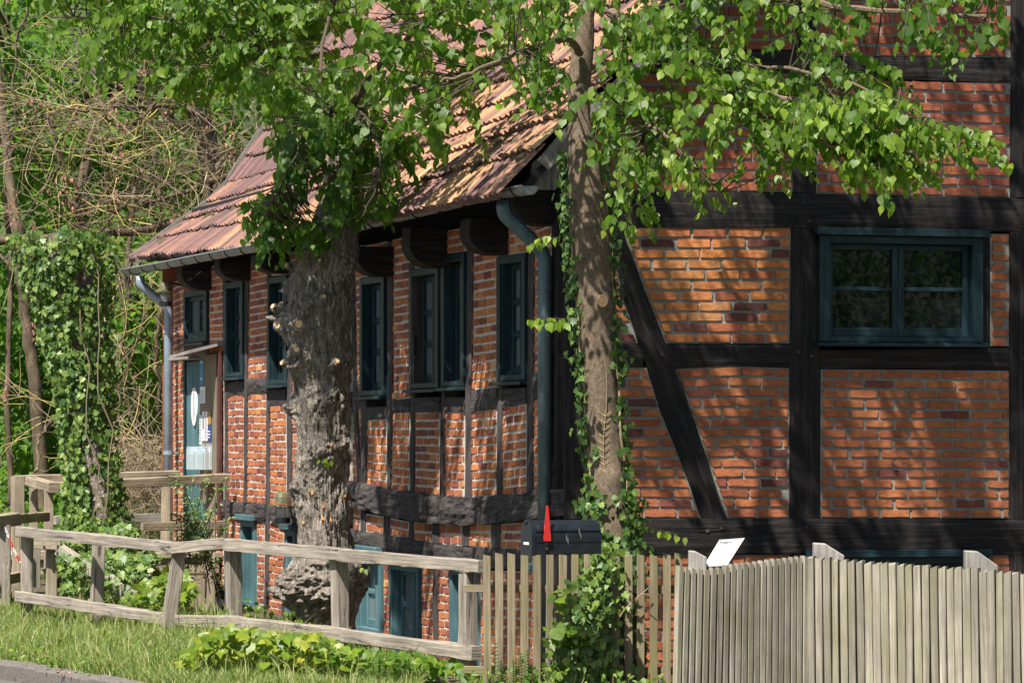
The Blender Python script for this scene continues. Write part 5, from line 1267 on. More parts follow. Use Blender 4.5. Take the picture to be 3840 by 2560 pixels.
# ------------------------------------------------------------------ fences
def hewn(p0, p1, w, h, up=Vector((0, 0, 1)), rough=.006, seg=.08, tone=.5, tip=None):
    """a rough-sawn length of timber as its own mesh builder"""
    mb = MB(); p0, p1 = Vector(p0), Vector(p1); d = (p1-p0); L = d.length; d.normalize(); sd = d.cross(up).normalized(); u2 = sd.cross(d).normalized()
    n = max(2, int(L/seg)); ring = [(-.5, -.42), (-.42, -.5), (.42, -.5), (.5, -.42), (.5, .42), (.42, .5), (-.42, .5), (-.5, .42)]; s = R.random()*50; per = [0]
    for i in range(8): a, b = ring[i], ring[(i+1) % 8]; per.append(per[-1]+math.hypot((b[0]-a[0])*w, (b[1]-a[1])*h))
    for i in range(n+1):
        t = i/n; c = p0+d*L*t
        for k, (a, b) in enumerate(ring):
            nz = rough*noise.noise(Vector((t*L*2.4+s, k*1.7, s)))+rough*.5*noise.noise(Vector((t*L*8+s, k*3.1, s+9)))
            q = c+sd*(a*w+nz*(1 if a > 0 else -1))+u2*(b*h+nz*(1 if b > 0 else -1))
            if tip and i == n: q = q+d*tip(a, b)
            mb.v.append(tuple(q))
    for i in range(n):
        for k in range(8):
            k2 = (k+1) % 8; mb.face((i*8+k, (i+1)*8+k, (i+1)*8+k2, i*8+k2), [(i/n*L, per[k]), ((i+1)/n*L, per[k]), ((i+1)/n*L, per[k+1]), (i/n*L, per[k+1])], tone)
    mb.face(range(8), [(a*h, b*w) for a, b in ring], tone); mb.face([n*8+k for k in range(8)][::-1], [(a*h, b*w) for a, b in ring[::-1]], tone)
    return mb
def px2(x, y, Y): return at(x, y, Y)
# rail fence in front of the old tree
rf = thing('rail_fence', 'low weathered grey oak rail fence along the grass verge', 'fence', at(75, 2321, 29))
for (x, yt, xb, yb, Y, w, rot) in ((101, 2004, 100, 2330, 29.0, .095, .0), (370, 2032, 360, 2350, 28.4, .095, .3), (671, 2068, 620, 2440, 27.2, .10, .3), (873, 2058, 880, 2420, 26.8, .105, .45), (1270, 2085, 1278, 2440, 25.6, .10, .6), (1757, 2136, 1752, 2640, 24.2, .105, .5)):
    up = Vector((math.sin(rot), -math.cos(rot), 0)); hewn(at(xb, yb, Y), at(x, yt, Y), w, w, up).build('post', M_OAK, rf)
FY = lambda x: poly([(75, 28.93), (370, 28.3), (659, 27.15), (862, 26.72), (1270, 25.5), (1757, 24.1), (1830, 24.0)], x)
def rail(x0, y0, h0, x1, y1, h1, **k):
    p0, p1 = at(x0, y0, FY(x0)), at(x1, y1, FY(x1)); h = (h0+h1)/2/FPX*(p0.y+p1.y)/2; return hewn(p0, p1, .085, h, rough=.008, **k).build('rail', M_OAK, rf)
rail(74, 1992, 40, 662, 2053, 41); rail(657, 2053, 42, 857, 2036, 44); rail(854, 2041, 48, 1290, 2079, 44); rail(1286, 2079, 44, 1812, 2123, 48)
rail(72, 2234, 38, 620, 2318, 41); rail(618, 2322, 42, 864, 2330, 42); rail(860, 2328, 44, 1300, 2380, 48); rail(1296, 2380, 48, 1788, 2450, 52)
# slim pickets between the rail fence and the board fence
pf = thing('picket_fence', 'thin brown wooden pickets with wide gaps below the mailbox', 'fence', at(1990, 2600, 23))
PX = [1825, 1871, 1917, 1967, 2014, 2063, 2110, 2157, 2204, 2265, 2309, 2357, 2403, 2452, 2502, 2544]
for k, x in enumerate(PX):
    y = 2077+R.uniform(-5, 6); lean = R.uniform(-5, 5); tp = lambda a, b: (.012*b if True else 0)
    hewn(at(x+lean, 2640, 23.0), at(x, y, 23.0), .05, .026, Vector((R.uniform(-.06, .06)+.1, -1, 0)), .002, .3, R.uniform(.35, .65), lambda a, b: -.012*a).build('picket', M_PICKET2, pf)
for y, h in ((2205, 28), (2510, 28)): hewn(at(1740, y, 23.05), at(2560, y+4, 23.05), .03, h/FPX*23, rough=.003).build('rail', M_PICKET2, pf)
# tall board fence at the right: two runs meeting in a hollow corner
bf = thing('board_fence', 'tall closed fence of narrow mossy wooden battens at the right', 'fence', at(3028, 2700, 22.4))
tops1 = [(2548, 2124), (2572, 2132), (2596, 2130), (2620, 2132), (2646, 2134), (2672, 2131), (2698, 2131), (2722, 2122), (2745, 2118), (2767, 2115), (2790, 2112), (2812, 2112), (2834, 2108), (2857, 2105), (2880, 2102), (2903, 2099), (2926, 2098), (2948, 2095), (2971, 2092), (2993, 2090), (3016, 2087)]
for k, (x, y) in enumerate(tops1):
    Y = lerp(21.9, 22.4, (x-2548)/468); lean = (14-k*.6); dirn = Vector((.78, .5, 0)).normalized(); nf = Vector((dirn.y, -dirn.x, 0))
    hewn(at(x-lean, 2720, Y), at(x, y, Y), .036*R.uniform(.9, 1.08), .044*R.uniform(.9, 1.1), nf, .003, .25, R.uniform(.2, .75), lambda a, b: -.018*a).build('batten', M_PICKET, bf)
tops2 = [(x, poly([(3040, 2091), (3300, 2110), (3560, 2128), (3700, 2138), (3840, 2152), (4000, 2165)], x)+R.uniform(-3, 3)) for x in np.arange(3043, 4000, 30.8)]
for k, (x, y) in enumerate(tops2):
    Y = lerp(22.4, 21.6, (x-3043)/800); dirn = Vector((1.333, -.8, 0)).normalized(); nf = Vector((dirn.y, -dirn.x, 0)); lean = R.uniform(-3, 3)-8
    hewn(at(x-lean, 2720, Y), at(x, y, Y), .048*R.uniform(.92, 1.08), .050*R.uniform(.9, 1.15), nf, .003, .25, R.uniform(.2, .75), lambda a, b: .02*a*(1 if R.random() < .8 else -.5)).build('batten', M_PICKET, bf)
d1 = Vector((.8, .8, 0)).normalized(); d2 = Vector((1.17, -1.4, 0)).normalized()
for y in (2300, 2520):
    hewn(at(2540, y, 21.98), at(3020, y-26, 22.48), .04, .09, rough=.003).build('rail', M_PICKET, bf); hewn(at(3035, y-26, 22.48), at(4000, y+20, 21.5), .04, .09, rough=.003).build('rail', M_PICKET, bf)
for x0, x1, yt, ys, Y in ((2583, 2650, 2066, 2088, 22.12), (3051, 3166, 2037, 2082, 22.7), (3620, 3742, 2066, 2120, 22.0)):
    w = (x1-x0)/FPX*Y; mb = MB(); zt, zs, zb = at(x0, yt, Y).z, at(x0, ys, Y).z, -.3; X0, X1 = at(x0, 0, Y).x, at(x1, 0, Y).x; f = .38
    for yy in (Y-.02, Y+.10):
        for (X, Z) in ((X0, zb), (X1, zb), (X1, zs), (lerp(X0, X1, f), zt), (X0, zt+.004)): mb.v.append((X, yy, Z))
    mb.face((0, 1, 2, 3, 4), [(zb, 0), (zb, w), (zs, w), (zt, w*f), (zt, 0)]); mb.face((9, 8, 7, 6, 5))
    for i in range(5): j = (i+1) % 5; mb.face((j, i, 5+i, 5+j), [(Vector(mb.v[j])-Vector(mb.v[i])).length*np.array((1, 0)), (0, 0), (0, .12), (Vector(mb.v[j])-Vector(mb.v[i])).length*np.array((1, 0))+np.array((0, .12))])
    mb.build('post', M_GREYPOST, bf, bevel=.006)
ds = thing('dry_stick', 'thin dry stick lodged slantwise among the brown pickets right of the ivy', 'stick', at(2315, 2335, 22.94)); mb = MB()
mb.tube([at(2312, 2335, 22.93), at(2340, 2285, 22.92), at(2385, 2245, 22.92), at(2432, 2203, 22.93)], [.005, .006, .005, .003], 5, .5); mb.tube([at(2405, 2228, 22.92), at(2428, 2226, 22.9), at(2440, 2232, 22.9)], [.004, .003, .002], 4, .5); mb.build('stick', M_TWIG, ds)
# notice on the fence
sg = thing('notice_sign', 'white tilted notice plate with black lettering on top of the board fence', 'sign', at(2680, 2125, 21.6))
BLp, BRp, TRp, TLp = at(2634, 2127, 22.2), at(2726, 2123, 22.28), at(2794, 2016, 22.58), at(2697, 2023, 22.52)
nn = (BRp-BLp).cross(TLp-BLp).normalized()
if nn.y > 0: nn = -nn
mb = MB(); mb.quadbox([BLp, BRp, TRp, TLp]+[p-nn*.022 for p in (BLp, BRp, TRp, TLp)]); mb.build('plate_back', M_REDBOARD, sg, bevel=.002)
def sp(u, v, d=0.0): return BLp.lerp(BRp, u).lerp(TLp.lerp(TRp, u), v)+nn*d
mb = MB(); mb.quadbox([sp(0.015, .015, .004), sp(.985, .015, .004), sp(.985, .985, .004), sp(.015, .985, .004), sp(.015, .015, .0005), sp(.985, .015, .0005), sp(.985, .985, .0005), sp(.015, .985, .0005)]); face = mb.build('plate', M_PLATE, sg)
mb = MB()
for v in (.035, .965):
    b0 = len(mb.v); mb.v += [tuple(sp(u, vv, .0052)) for u, vv in ((.04, v-.004), (.96, v-.004), (.96, v+.004), (.04, v+.004))]; mb.face((b0, b0+1, b0+2, b0+3))
mb.build('border_line', M_REDBOARD, face)
def lettering(text, u0, u1, v0, hgt, name='lettering'):
    cu = bpy.data.curves.new('lettering', 'FONT'); cu.body = text; cu.size = 1; cu.offset = .04; cu.align_x = 'LEFT'; ob = bpy.data.objects.new('lettering', cu); COL.objects.link(ob)
    bpy.context.view_layer.update(); dg = bpy.context.evaluated_depsgraph_get(); me = bpy.data.meshes.new_from_object(ob.evaluated_get(dg)); bpy.data.objects.remove(ob)
    co = np.array([v.co[:] for v in me.vertices]); w = co[:, 0].max()
    for v in me.vertices: v.co = sp(lerp(u0, u1, v.co.x/w), v0+v.co.y*hgt, .0054)
    me.update(); link(name, me, M_INK, face)
lettering('Privatgrundstück', .08, .92, .83, .10)
rr = random.Random(2)
mb = MB()                                               # three lines too small to read: short strokes of about their length
for u0, u1, v in ((.30, .72, .665), (.36, .70, .615), (.16, .52, .50), (.56, .84, .535), (.20, .50, .455), (.62, .80, .49), (.30, .66, .33), (.28, .62, .275)):
    u = u0
    while u < u1:
        w = rr.uniform(.014, .035); h = rr.uniform(.02, .04); b0 = len(mb.v); mb.v += [tuple(sp(a, b, .0053)) for a, b in ((u, v), (u+w, v), (u+w, v+h), (u, v+h))]; mb.face((b0, b0+1, b0+2, b0+3)); u += w+rr.uniform(.008, .016)
mb.build('small_print', M_INK, face)
hewn(at(2700, 2500, 22.62), at(2735, 2075, 22.62), .05, .05, rough=.003).build('support_post', M_OAK, sg)
# mailbox
mx = thing('mailbox', 'black arched metal mailbox with raised red flag behind the pickets', 'mailbox', at(2100, 2084, 22.5))
ax = Vector((-.91, -.41, 0)).normalized(); sd_ = Vector((.41, -.91, 0)).normalized()
front = at(1974, 2082, 22.3)+Vector((0, 0, .003)); W2 = .083; H1 = .12; Lm = .49; prof = [(-W2, 0), (W2, 0), (W2, H1)]+[(W2*math.cos(a), H1+W2*1.25*math.sin(a)) for a in [math.pi*i/12 for i in range(1, 12)]]+[(-W2, H1)]
def extr(P, s0, s1, g=1.0):
    mb = MB(); K = len(P); cz = .11
    for s in (s0, s1):
        for a, z in P: mb.v.append(tuple(front-ax*s+sd_*(a*g)+Vector((0, 0, cz+(z-cz)*g))))
    mb.face(range(K)); mb.face([K+i for i in range(K)][::-1]); [mb.face(((i+1) % K, i, K+i, K+(i+1) % K)) for i in range(K)]; return mb
body = extr(prof, .02, Lm, .97).build('body', M_BLACK, mx, bevel=.003)
dr = extr(prof, -.004, .028, 1.02).build('door', M_BLACK, mx, bevel=.003)
for z in (.085, .155):
    mb = MB(); mb.bar(front-ax*.03+sd_*(W2*.975)+Vector((0, 0, z)), front-ax*(Lm-.01)+sd_*(W2*.975)+Vector((0, 0, z)), .006, .005); mb.build('pressed_rib', M_BLACK, body)
mb = MB(); mb.bar(front-ax*.10+sd_*(W2+.004)+Vector((0, 0, .03)), front-ax*.10+sd_*(W2+.004)+Vector((0, 0, .085)), .03, .008, Vector((0, 1, 0)) if False else sd_); mb.build('flag_bracket', M_IRON, mx, bevel=.002)
mb = MB(); 
for z in (.042, .074): c = front-ax*.10+sd_*(W2+.008)+Vector((0, 0, z)); mb.tube([c, c+sd_*.004], .004, 8)
mb.build('rivet', M_ZINC, mx)
fz = [(-.022, .09), (.022, .09), (.026, .10), (.006, .315), (-.006, .315), (-.026, .10)]; mb = MB(); c = front-ax*.10+sd_*(W2+.012)
for dd in (.006, 0):
    for a, z in fz: mb.v.append(tuple(c-ax*a+sd_*dd+Vector((0, 0, z))))
mb.face(range(6)); mb.face([6+i for i in range(6)][::-1]); [mb.face(((i+1) % 6, i, 6+i, 6+(i+1) % 6)) for i in range(6)]; mb.build('flag', M_RED, mx)
mb = MB(); c = front+ax*.006+Vector((0, 0, .205)); mb.bar(c-sd_*.016, c+sd_*.016, .012, .022); mb.build('latch', M_IRON, mx, bevel=.002)
mb = MB(); c = front+ax*.0055+Vector((0, 0, .075)); b_ = [c-sd_*.03+Vector((0, 0, -.008)), c+sd_*.05+Vector((0, 0, -.008)), c+sd_*.05+Vector((0, 0, .008)), c-sd_*.03+Vector((0, 0, .008))]; mb.quadbox([p+ax*.001 for p in b_]+b_); mb.build('name_sticker', M_WHITE, mx)
mb = MB(); rr = random.Random(6)
for s, z, l in ((.24, .11, .06), (.25, .09, .05), (.33, .15, .06), (.34, .12, .05)):
    p = front-ax*s+sd_*(W2+.0015)+Vector((0, 0, z)); mb.v += [tuple(p+Vector((0, 0, l/2))), tuple(p-ax*.005), tuple(p-ax*.004-Vector((0, 0, l/2))), tuple(p+ax*.003)]; b0 = len(mb.v)-4; mb.face((b0, b0+3, b0+2, b0+1))
mb.build('bird_dropping', M_ZINC, mx)
hewn(at(2090, 2700, 23.12), at(2090, 2078, 23.12), .05, .05).build('post', M_OAK, mx)

# ------------------------------------------------------------------ footbridge to the door, and the railings on the left
bd = thing('footbridge', 'plank footbridge leading to the teal door', 'bridge', spt(11.7, .35, 1.5))
for k in range(34):
    off = .05+k*.15; p0, p1 = spt(10.5, .40, off), spt(12.9, .40, off); hewn(p0, p1, .135, .045, rough=.004, seg=.4, tone=R.uniform(.35, .65)).build('plank', M_DECK, bd)
for u in (10.6, 11.6, 12.7): hewn(spt(u, .29, .03), spt(u, .29, 5.1), .14, .16).build('joist', M_DECK, bd)
for o_ in (.25, 2.4): hewn(spt(10.6, -1.6, o_), spt(10.6, .2, o_), .16, .16, EW).build('pier', M_DECK, bd)
rb = thing('bridge_railing', 'brown wooden bridge railing farther from the viewer, ending at the far downpipe', 'railing', at(85, 2000, 35.4), 'footbridge railings')
def rl(t, x0, y0, Y0, x1, y1, Y1, h, w=.09, m=M_DECK, nm='rail', **k):
    hp = h/FPX*(Y0+Y1)/2; return hewn(at(x0, y0, Y0), at(x1, y1, Y1), w, hp, **k).build(nm, m, t)
def ps(t, x0, x1, yt, yb, Y, m=M_DECK, rot=.25, cap=False, nm='post'):
    w = (x1-x0)/FPX*Y*.86; xc = (x0+x1)/2; up = Vector((math.sin(rot), -math.cos(rot), 0)); hewn(at(xc, yb, Y), at(xc, yt, Y), w, w, up).build(nm, m, t)
rl(rb, 60, 1797, 35.3, 664, 1778, 36.4, 30, .12); ps(rb, 601, 640, 1800, 2100, 36.3); rl(rb, 205, 1950, 35.5, 640, 1938, 36.4, 32, .06, M_GREYPOST); ps(rb, 46, 92, 1812, 2050, 35.4)
rn = thing('bridge_railing', 'brown wooden bridge railing nearer the viewer, running behind the ivy-smothered trunk to the door', 'railing', at(163, 2060, 33.2), 'footbridge railings')
rl(rn, 200, 1826, 33.2, 850, 1792, 34.4, 36, .12); rl(rn, 530, 1974, 33.8, 852, 1966, 34.4, 32, .07); ps(rn, 772, 808, 1810, 2290, 34.3); ps(rn, 163, 200, 1836, 2140, 33.2)
rl(rn, 112, 1802, 33.9, 202, 1828, 33.1, 36, .10); ps(rn, 108, 144, 1815, 2100, 34.0); ps(rn, 40, 92, 1785, 2060, 34.6, rot=.4)
gs = thing('rail_fence', 'short old brown rail fence at the left edge with a red and white chain', 'fence', at(40, 2260, 30.2))
ps(gs, -8, 44, 1968, 2290, 30.3, M_OAK, .15); ps(gs, 44, 76, 1962, 2240, 31.2, M_DECK, .2); rl(gs, -20, 1956, 30.2, 60, 1945, 30.5, 50, .1, M_DECK); rl(gs, 58, 1945, 30.5, 168, 1936, 31.6, 36, .09, M_DECK); rl(gs, -30, 2180, 30.2, 75, 2160, 31, 40, .08, M_DECK)
rl(gs, 108, 2036, 29.9, 228, 2042, 29.9, 40, .09, M_DECK); ps(gs, 169, 216, 2060, 2300, 30.0, M_DECK, .2); rl(gs, 222, 2060, 29.9, 600, 2290, 29.2, 44, .08, M_PICKET); rl(gs, 222, 2180, 30.1, 420, 2290, 29.8, 40, .08, M_PICKET2); ps(gs, 124, 152, 2040, 2200, 31.4, M_PICKET, .3)
for x, y in ((160, 2036), (186, 2048), (208, 2056), (212, 2034)): c = at(x, y, 29.84); mb = MB(); mb.tube([c, c+Vector((0, -.015, 0))], .012, 8); mb.build('bolt', M_ZINC, gs)
ch = thing('barrier_chain', 'thin red and white plastic barrier chain hanging at the left fence', 'chain', at(20, 1980, 30))
for k in range(19):
    t = k/18; x = lerp(21, 76, t); y = lerp(1982, 2108, t)+6*math.sin(math.pi*t); c = at(x, y, 30.08); mb = MB(); ring = []
    dr_ = (at(76, 2108, 30)-at(21, 1982, 30)).normalized(); s2 = dr_.cross(Vector((0, 1, 0))) if k % 2 else Vector((0, 1, 0))
    mb.tube([c+dr_*(math.cos(a)*.013)+s2*(math.sin(a)*.008) for a in [2*math.pi*i/10 for i in range(11)]], .0035, 5, .5, False); mb.build('chain_link', M_RED if (5 <= k < 10 or 14 <= k < 18) else M_WHITE, ch, smooth_=True)

# ------------------------------------------------------------------ lamps, notice board and papers
def lantern(name, label, px, py, Y, s, arm):
    c = at(px, py, Y); t = thing('wall_lamp', label, 'lamp', c, 'ship-style wall lamps'); V = lambda x, y, z: c+Vector((x, y, z))*s
    mb = MB(); mb.tube([V(0, 0, .16), V(0, 0, .14), V(0, 0, .10), V(0, 0, .03)], [.035*s, .075*s, .085*s, .085*s], 14); mb.build('cap', M_BRASS, t, smooth_=False)
    mb = MB(); mb.tube([V(0, 0, .02), V(0, 0, .012)], .15*s, 18); mb.build('shade', M_BRASS, t)
    mb = MB(); mb.tube([V(0, 0, .0), V(0, 0, -.12)], .065*s, 14); mb.build('glass', M_CLEAR, t, smooth_=True)
    mb = MB(); mb.tube([V(0, 0, -.05), V(0, 0, -.09)], .03*s, 10); mb.build('bulb', M_WHITE, t, smooth_=True)
    mb = MB(); mb.tube([V(0, 0, -.12), V(0, 0, -.18)], .085*s, 14); mb.build('band', M_IRON, t)
    mb = MB(); mb.tube([V(0, 0, -.18), V(0, 0, -.21), V(0, 0, -.235)], [.07*s, .055*s, .02*s], 12); mb.build('glass_dome', M_CLEAR, t, smooth_=True)
    for a in range(4): mb = MB(); mb.tube([V(.075*math.cos(a*1.57+.4), .075*math.sin(a*1.57+.4), .02), V(.075*math.cos(a*1.57+.4), .075*math.sin(a*1.57+.4), -.13)], .005*s, 5); mb.build('guard_rod', M_BRASS, t)
    mb = MB(); mb.tube([V(0, 0, .13), V(0, 0, .15), arm], .014, 6); mb.build('arm', M_IRON, t)
lantern('wall_lamp', 'small ship-style lamp on an arm under the far end of the gutter', 620, 1098, 35.9, .75, sid(700, 1072, -.02))
lantern('wall_lamp', 'greenish ship-style lamp beside the burl-covered trunk on the lower beam', 1059, 1898, 32.0, .85, sid(1085, 1880, 0))
nb_ = thing('notice_board', 'brown wall notice board with a small slanted roof beside the teal door', 'notice board', sid(800, 1880, .05))
ub0 = su(770); zb0 = sid(800, 1882).z; zt0 = sid(800, 1330).z; Wb = ub0-su(838); fb = frame_fn(spt(ub0, zb0), -EW, NS)
mb = MB(); mb.box(fb, 0, Wb-.09, 0, zt0-zb0, .03, .055); mb.build('back_panel', M_BOARD, nb_)
mb = MB(); mb.box(fb, Wb-.08, Wb, -.35, zt0-zb0+.02, .01, .045); mb.build('post', M_REDBOARD, nb_, bevel=.004)
mb = MB(); mb.quadbox([fb(-.06, zt0-zb0-.03, .36), fb(Wb+.02, zt0-zb0+.0, .36), fb(Wb+.02, zt0-zb0+.03, .36), fb(-.06, zt0-zb0+.0, .36), fb(-.06, zt0-zb0+.06, .01), fb(Wb+.02, zt0-zb0+.09, .01), fb(Wb+.02, zt0-zb0+.12, .01), fb(-.06, zt0-zb0+.09, .01)]); mb.build('little_roof', M_GREYPOST, nb_)
def paper(name, label, x0, x1, y0, y1, m, grp=None, off=.062, cat='poster', marks=None):
    a = su(x0); z0, z1 = sid(x0, y1).z, sid(x0, y0).z; f = frame_fn(spt(a, z0), -EW, NS); w = a-su(x1); mb = MB(); mb.box(f, 0, w, 0, z1-z0, off-.003, off)
    o = tag(mb.build(name, m), label, cat, grp)
    if marks:
        for (u0, u1, v0, v1, mm) in marks:
            k = MB(); k.box(f, w*u0, w*u1, (z1-z0)*v0, (z1-z0)*v1, off+.0005, off+.002); link('print', k.mesh('print'), mm, o)
lines = lambda n: [(.12, .12+R.uniform(.5, .76), .1+.75*i/n, .1+.75*i/n+.02, M_INK) for i in range(n)]
paper('poster', 'blue poster at the top of the notice board', 771, 786, 1348, 1444, M_BLUE, marks=[(.1, .9, .85, .93, M_PALEBLUE), (.15, .85, .2, .3, M_PALEBLUE)])
paper('poster', 'white notice under the blue poster', 772, 792, 1450, 1512, M_PAPER, marks=lines(6))
paper('leaflet', 'tall white leaflet nearest the door, middle of the notice board', 770, 779, 1556, 1664, M_PAPER, 'leaflets on the notice board', cat='leaflet', marks=[(.1, .9, .82, .95, M_PALEBLUE)]+lines(8))
paper('leaflet', 'white price list sheet between two other leaflets', 781, 789, 1542, 1652, M_PAPER, 'leaflets on the notice board', cat='leaflet', marks=[(.3, .7, .4, .8, M_INK)])
paper('leaflet', 'white sheet of printed lines left of the navy leaflet', 791, 800, 1542, 1652, M_PAPER, 'leaflets on the notice board', cat='leaflet', marks=lines(12))
paper('leaflet', 'navy and gold leaflet on the notice board', 802, 814, 1542, 1652, M_NAVY, 'leaflets on the notice board', cat='leaflet', marks=[(.02, .98, .56, .99, M_GOLD), (.1, .7, .3, .34, M_PAPER), (.1, .8, .2, .24, M_PAPER), (.1, .6, .1, .14, M_PAPER)])
def holder(label, x0, x1, y0, y1, depth_, which):
    a = su(x0); z0, z1 = sid(x0, y1).z, sid(x0, y0).z; w = a-su(x1); f = frame_fn(spt(a, z0), -EW, NS); t = thing('leaflet_holder', label, 'leaflet holder', spt(a, z0, .07), 'clear leaflet holders')
    mb = MB(); mb.box(f, 0, w, 0, z1-z0, .060, .064); mb.build('back', M_CLEAR, t)
    mb = MB(); mb.box(f, 0, w, 0, (z1-z0)*.8, depth_, depth_+.004); mb.build('front', M_CLEAR, t)
    mb = MB(); mb.box(f, 0, w, -.004, 0, .06, depth_); mb.build('bottom', M_CLEAR, t)
    for u in (0, w-.004): mb = MB(); mb.box(f, u, u+.004, 0, (z1-z0)*.9, .064, depth_); mb.build('side', M_CLEAR, t)
    for k in range(4):
        d = .075+(depth_-.08)*k/4; mb = MB(); mb.box(f, w*.12, w*.88, .004, (z1-z0)*(.82+.05*(k % 2)), d, d+.008); tag(mb.build('brochure', (M_PAPER, M_NAVY, M_PAPER, M_PALEBLUE)[k]), ('white brochure against the board', 'navy brochure second from the board', 'white brochure third from the board', 'pale blue brochure at the front')[k]+' in the %s' % which, 'brochure', 'brochures in the holders')
holder('large clear leaflet holder at the bottom left of the notice board', 772, 790, 1664, 1758, .20, 'large left-hand leaflet holder'); holder('clear leaflet holder at the bottom right of the notice board, against the red post', 797, 818, 1664, 1758, .18, 'leaflet holder by the red post')

# ------------------------------------------------------------------ grass and plants
def grass(n, region, hgt, name, label, seed, tone=(.2, .9), zt=None):
    rg = np.random.default_rng(seed); P = []; rr = random.Random(seed)
    while len(P) < n:
        x, y = region(rr)
        if noise.noise(Vector((x*2.1, y*2.1, 5))) < -.38 and rr.random() < .8: continue
        P.append((x, y, gz(x, y)))
    P = np.array(P); h = rg.uniform(*hgt, n)*(1+.5*np.array([noise.noise(Vector((p[0]*1.5, p[1]*1.5, 9))) for p in P])); a = rg.uniform(0, 2*np.pi, n); b = rg.uniform(0, 2*np.pi, n); w = rg.uniform(.0022, .005, n); ln = rg.uniform(.15, .9, n)*h
    ww = np.stack([np.cos(a)*w, np.sin(a)*w, 0*w], 1); lean = np.stack([np.cos(b)*ln, np.sin(b)*ln, 0*ln], 1); z = np.zeros((n, 3)); z[:, 2] = h
    V = np.stack([P-ww, P+ww, P+lean*.3+z*.6+ww*.8, P+lean*.3+z*.6-ww*.8, P+lean+z*.95], 1).reshape(-1, 3)
    i = np.arange(n)*5; F = np.concatenate([np.stack([i, i+1, i+2], 1), np.stack([i, i+2, i+3], 1), np.stack([i+3, i+2, i+4], 1)])
    t = np.clip(rg.uniform(*tone, n)+.25*(rg.random(n) < .12), 0, 1)
    tag(link(name, np_mesh(name, V, F, np.repeat(t, 5)), M_GRASS), label, 'grass', None, 'stuff')
def reg(rr):
    while True:
        x, y = rr.uniform(-6.2, -.6), rr.uniform(22.6, 31); d = (x+3.78)*.876+(y-26)*.482
        if .01 < d < 2.6 and -200 < proj((x, y, 0))[0] < 1650: return x, y
grass(52000, reg, (.05, .13), 'grass', 'short sunlit grass on the verge in front of the rail fence', 5)
grass(9000, lambda rr: (lambda s: (-3.78+.482*s+.876*(q := rr.uniform(-.03, .10)), 26-.876*s+.482*q))(rr.uniform(-4, 4)), (.05, .10), 'kerb_grass', 'grass hanging over the edge of the kerb', 9)
grass(2600, reg, (.14, .26), 'tall_grass', 'tufts of longer grass growing under the lower rail', 6, (.3, 1))
def plants(name, label, P, n, Y, zrange, kind, m, size, tone, seed, cat='plant', stems=True, face=Vector((-.2, -.55, .8))):
    rr = random.Random(seed); L = Leaves(); st = MB(); k = 0; tries = 0
    while k < n and tries < n*60:
        tries += 1; x, y = sample(P, rr); Yd = rr.uniform(*Y); p = at(x, y, Yd); g = gz(p.x, p.y)
        if not (zrange[0] < p.z-g < zrange[1]): continue
        k += 1; L.add(p, Vector((rr.gauss(0, .6), rr.gauss(-.5, .5), -.35+rr.gauss(0, .3))), face+Vector((rr.gauss(0, .4), rr.gauss(0, .4), rr.gauss(0, .3))), rr.uniform(*size), max(0, min(1, rr.uniform(*tone))))
        if stems and k % 3 == 0: st.tube([Vector((p.x+rr.gauss(0, .03), p.y+.03, g-.02)), p.lerp(Vector((p.x, p.y, g)), .4)+Vector((0, .02, 0)), p], [.004, .003, .002], 3, rr.random(), False)
    t = thing(name, label, cat, at(sum(q[0] for q in P)/len(P), max(q[1] for q in P), sum(Y)/2)); link('foliage', leaves_mesh('foliage', L.arrays(), kind), m, t, 'stuff')
    if st.v: st.build('stem', M_TWIG, t, 'stuff')
plants('seedling_bed', 'bed of yellow-green broad-leaved seedlings spreading in front of the rail fence', [(660, 2470), (760, 2390), (850, 2350), (1050, 2370), (1250, 2390), (1300, 2440), (1340, 2580), (820, 2600), (700, 2540)], 1500, (23.6, 26.4), (.01, .40), 'linden', M_LIME_LEAF, (.05, .095), (.1, 1), 41)
plants('seedling_bed', 'darker green leafy plants under the right end of the rail fence', [(1200, 2420), (1500, 2440), (1780, 2500), (1800, 2600), (1150, 2600)], 520, (23.6, 25.4), (.01, .30), 'linden', M_LINDEN, (.05, .08), (.3, 1), 42)
plants('bush', 'leafy green bush growing behind the left half of the rail fence', [(215, 2080), (420, 2060), (560, 2080), (560, 2240), (480, 2330), (250, 2320)], 900, (29.2, 31.0), (-.1, 1.3), 'ivy', M_IVY, (.05, .09), (.25, 1), 43)
plants('bush', 'large-lobed pale green plant behind the middle posts of the rail fence', [(480, 2200), (690, 2130), (720, 2260), (690, 2330), (480, 2330)], 260, (28.2, 29.6), (-.3, .9), 'ivy', M_LIME_LEAF, (.08, .14), (.1, .7), 44)
plants('bush', 'loose low leafy growth at the foot of the burl-covered trunk', [(860, 2230), (960, 2260), (1060, 2300), (1250, 2340), (1150, 2420), (880, 2400)], 220, (26.6, 28.0), (-.05, .5), 'oval', M_LINDEN, (.03, .07), (.3, 1), 45)
plants('creeper', 'ivy mat spreading from the foot of the leaning trunk', [(180, 2000), (470, 1960), (580, 2050), (600, 2110), (200, 2100)], 700, (30.6, 31.6), (-.2, 1.6), 'ivy', M_IVY, (.04, .075), (.3, 1), 46, 'ivy')
plants('bindweed', 'large heart-shaped leaves climbing between the pickets below the mailbox', [(2070, 2230), (2150, 2180), (2160, 2330), (2200, 2450), (2140, 2540), (2080, 2480), (2060, 2350)], 34, (22.84, 22.94), (-.5, 2), 'linden', M_LIME_LEAF, (.07, .13), (0, .5), 47, stems=False)
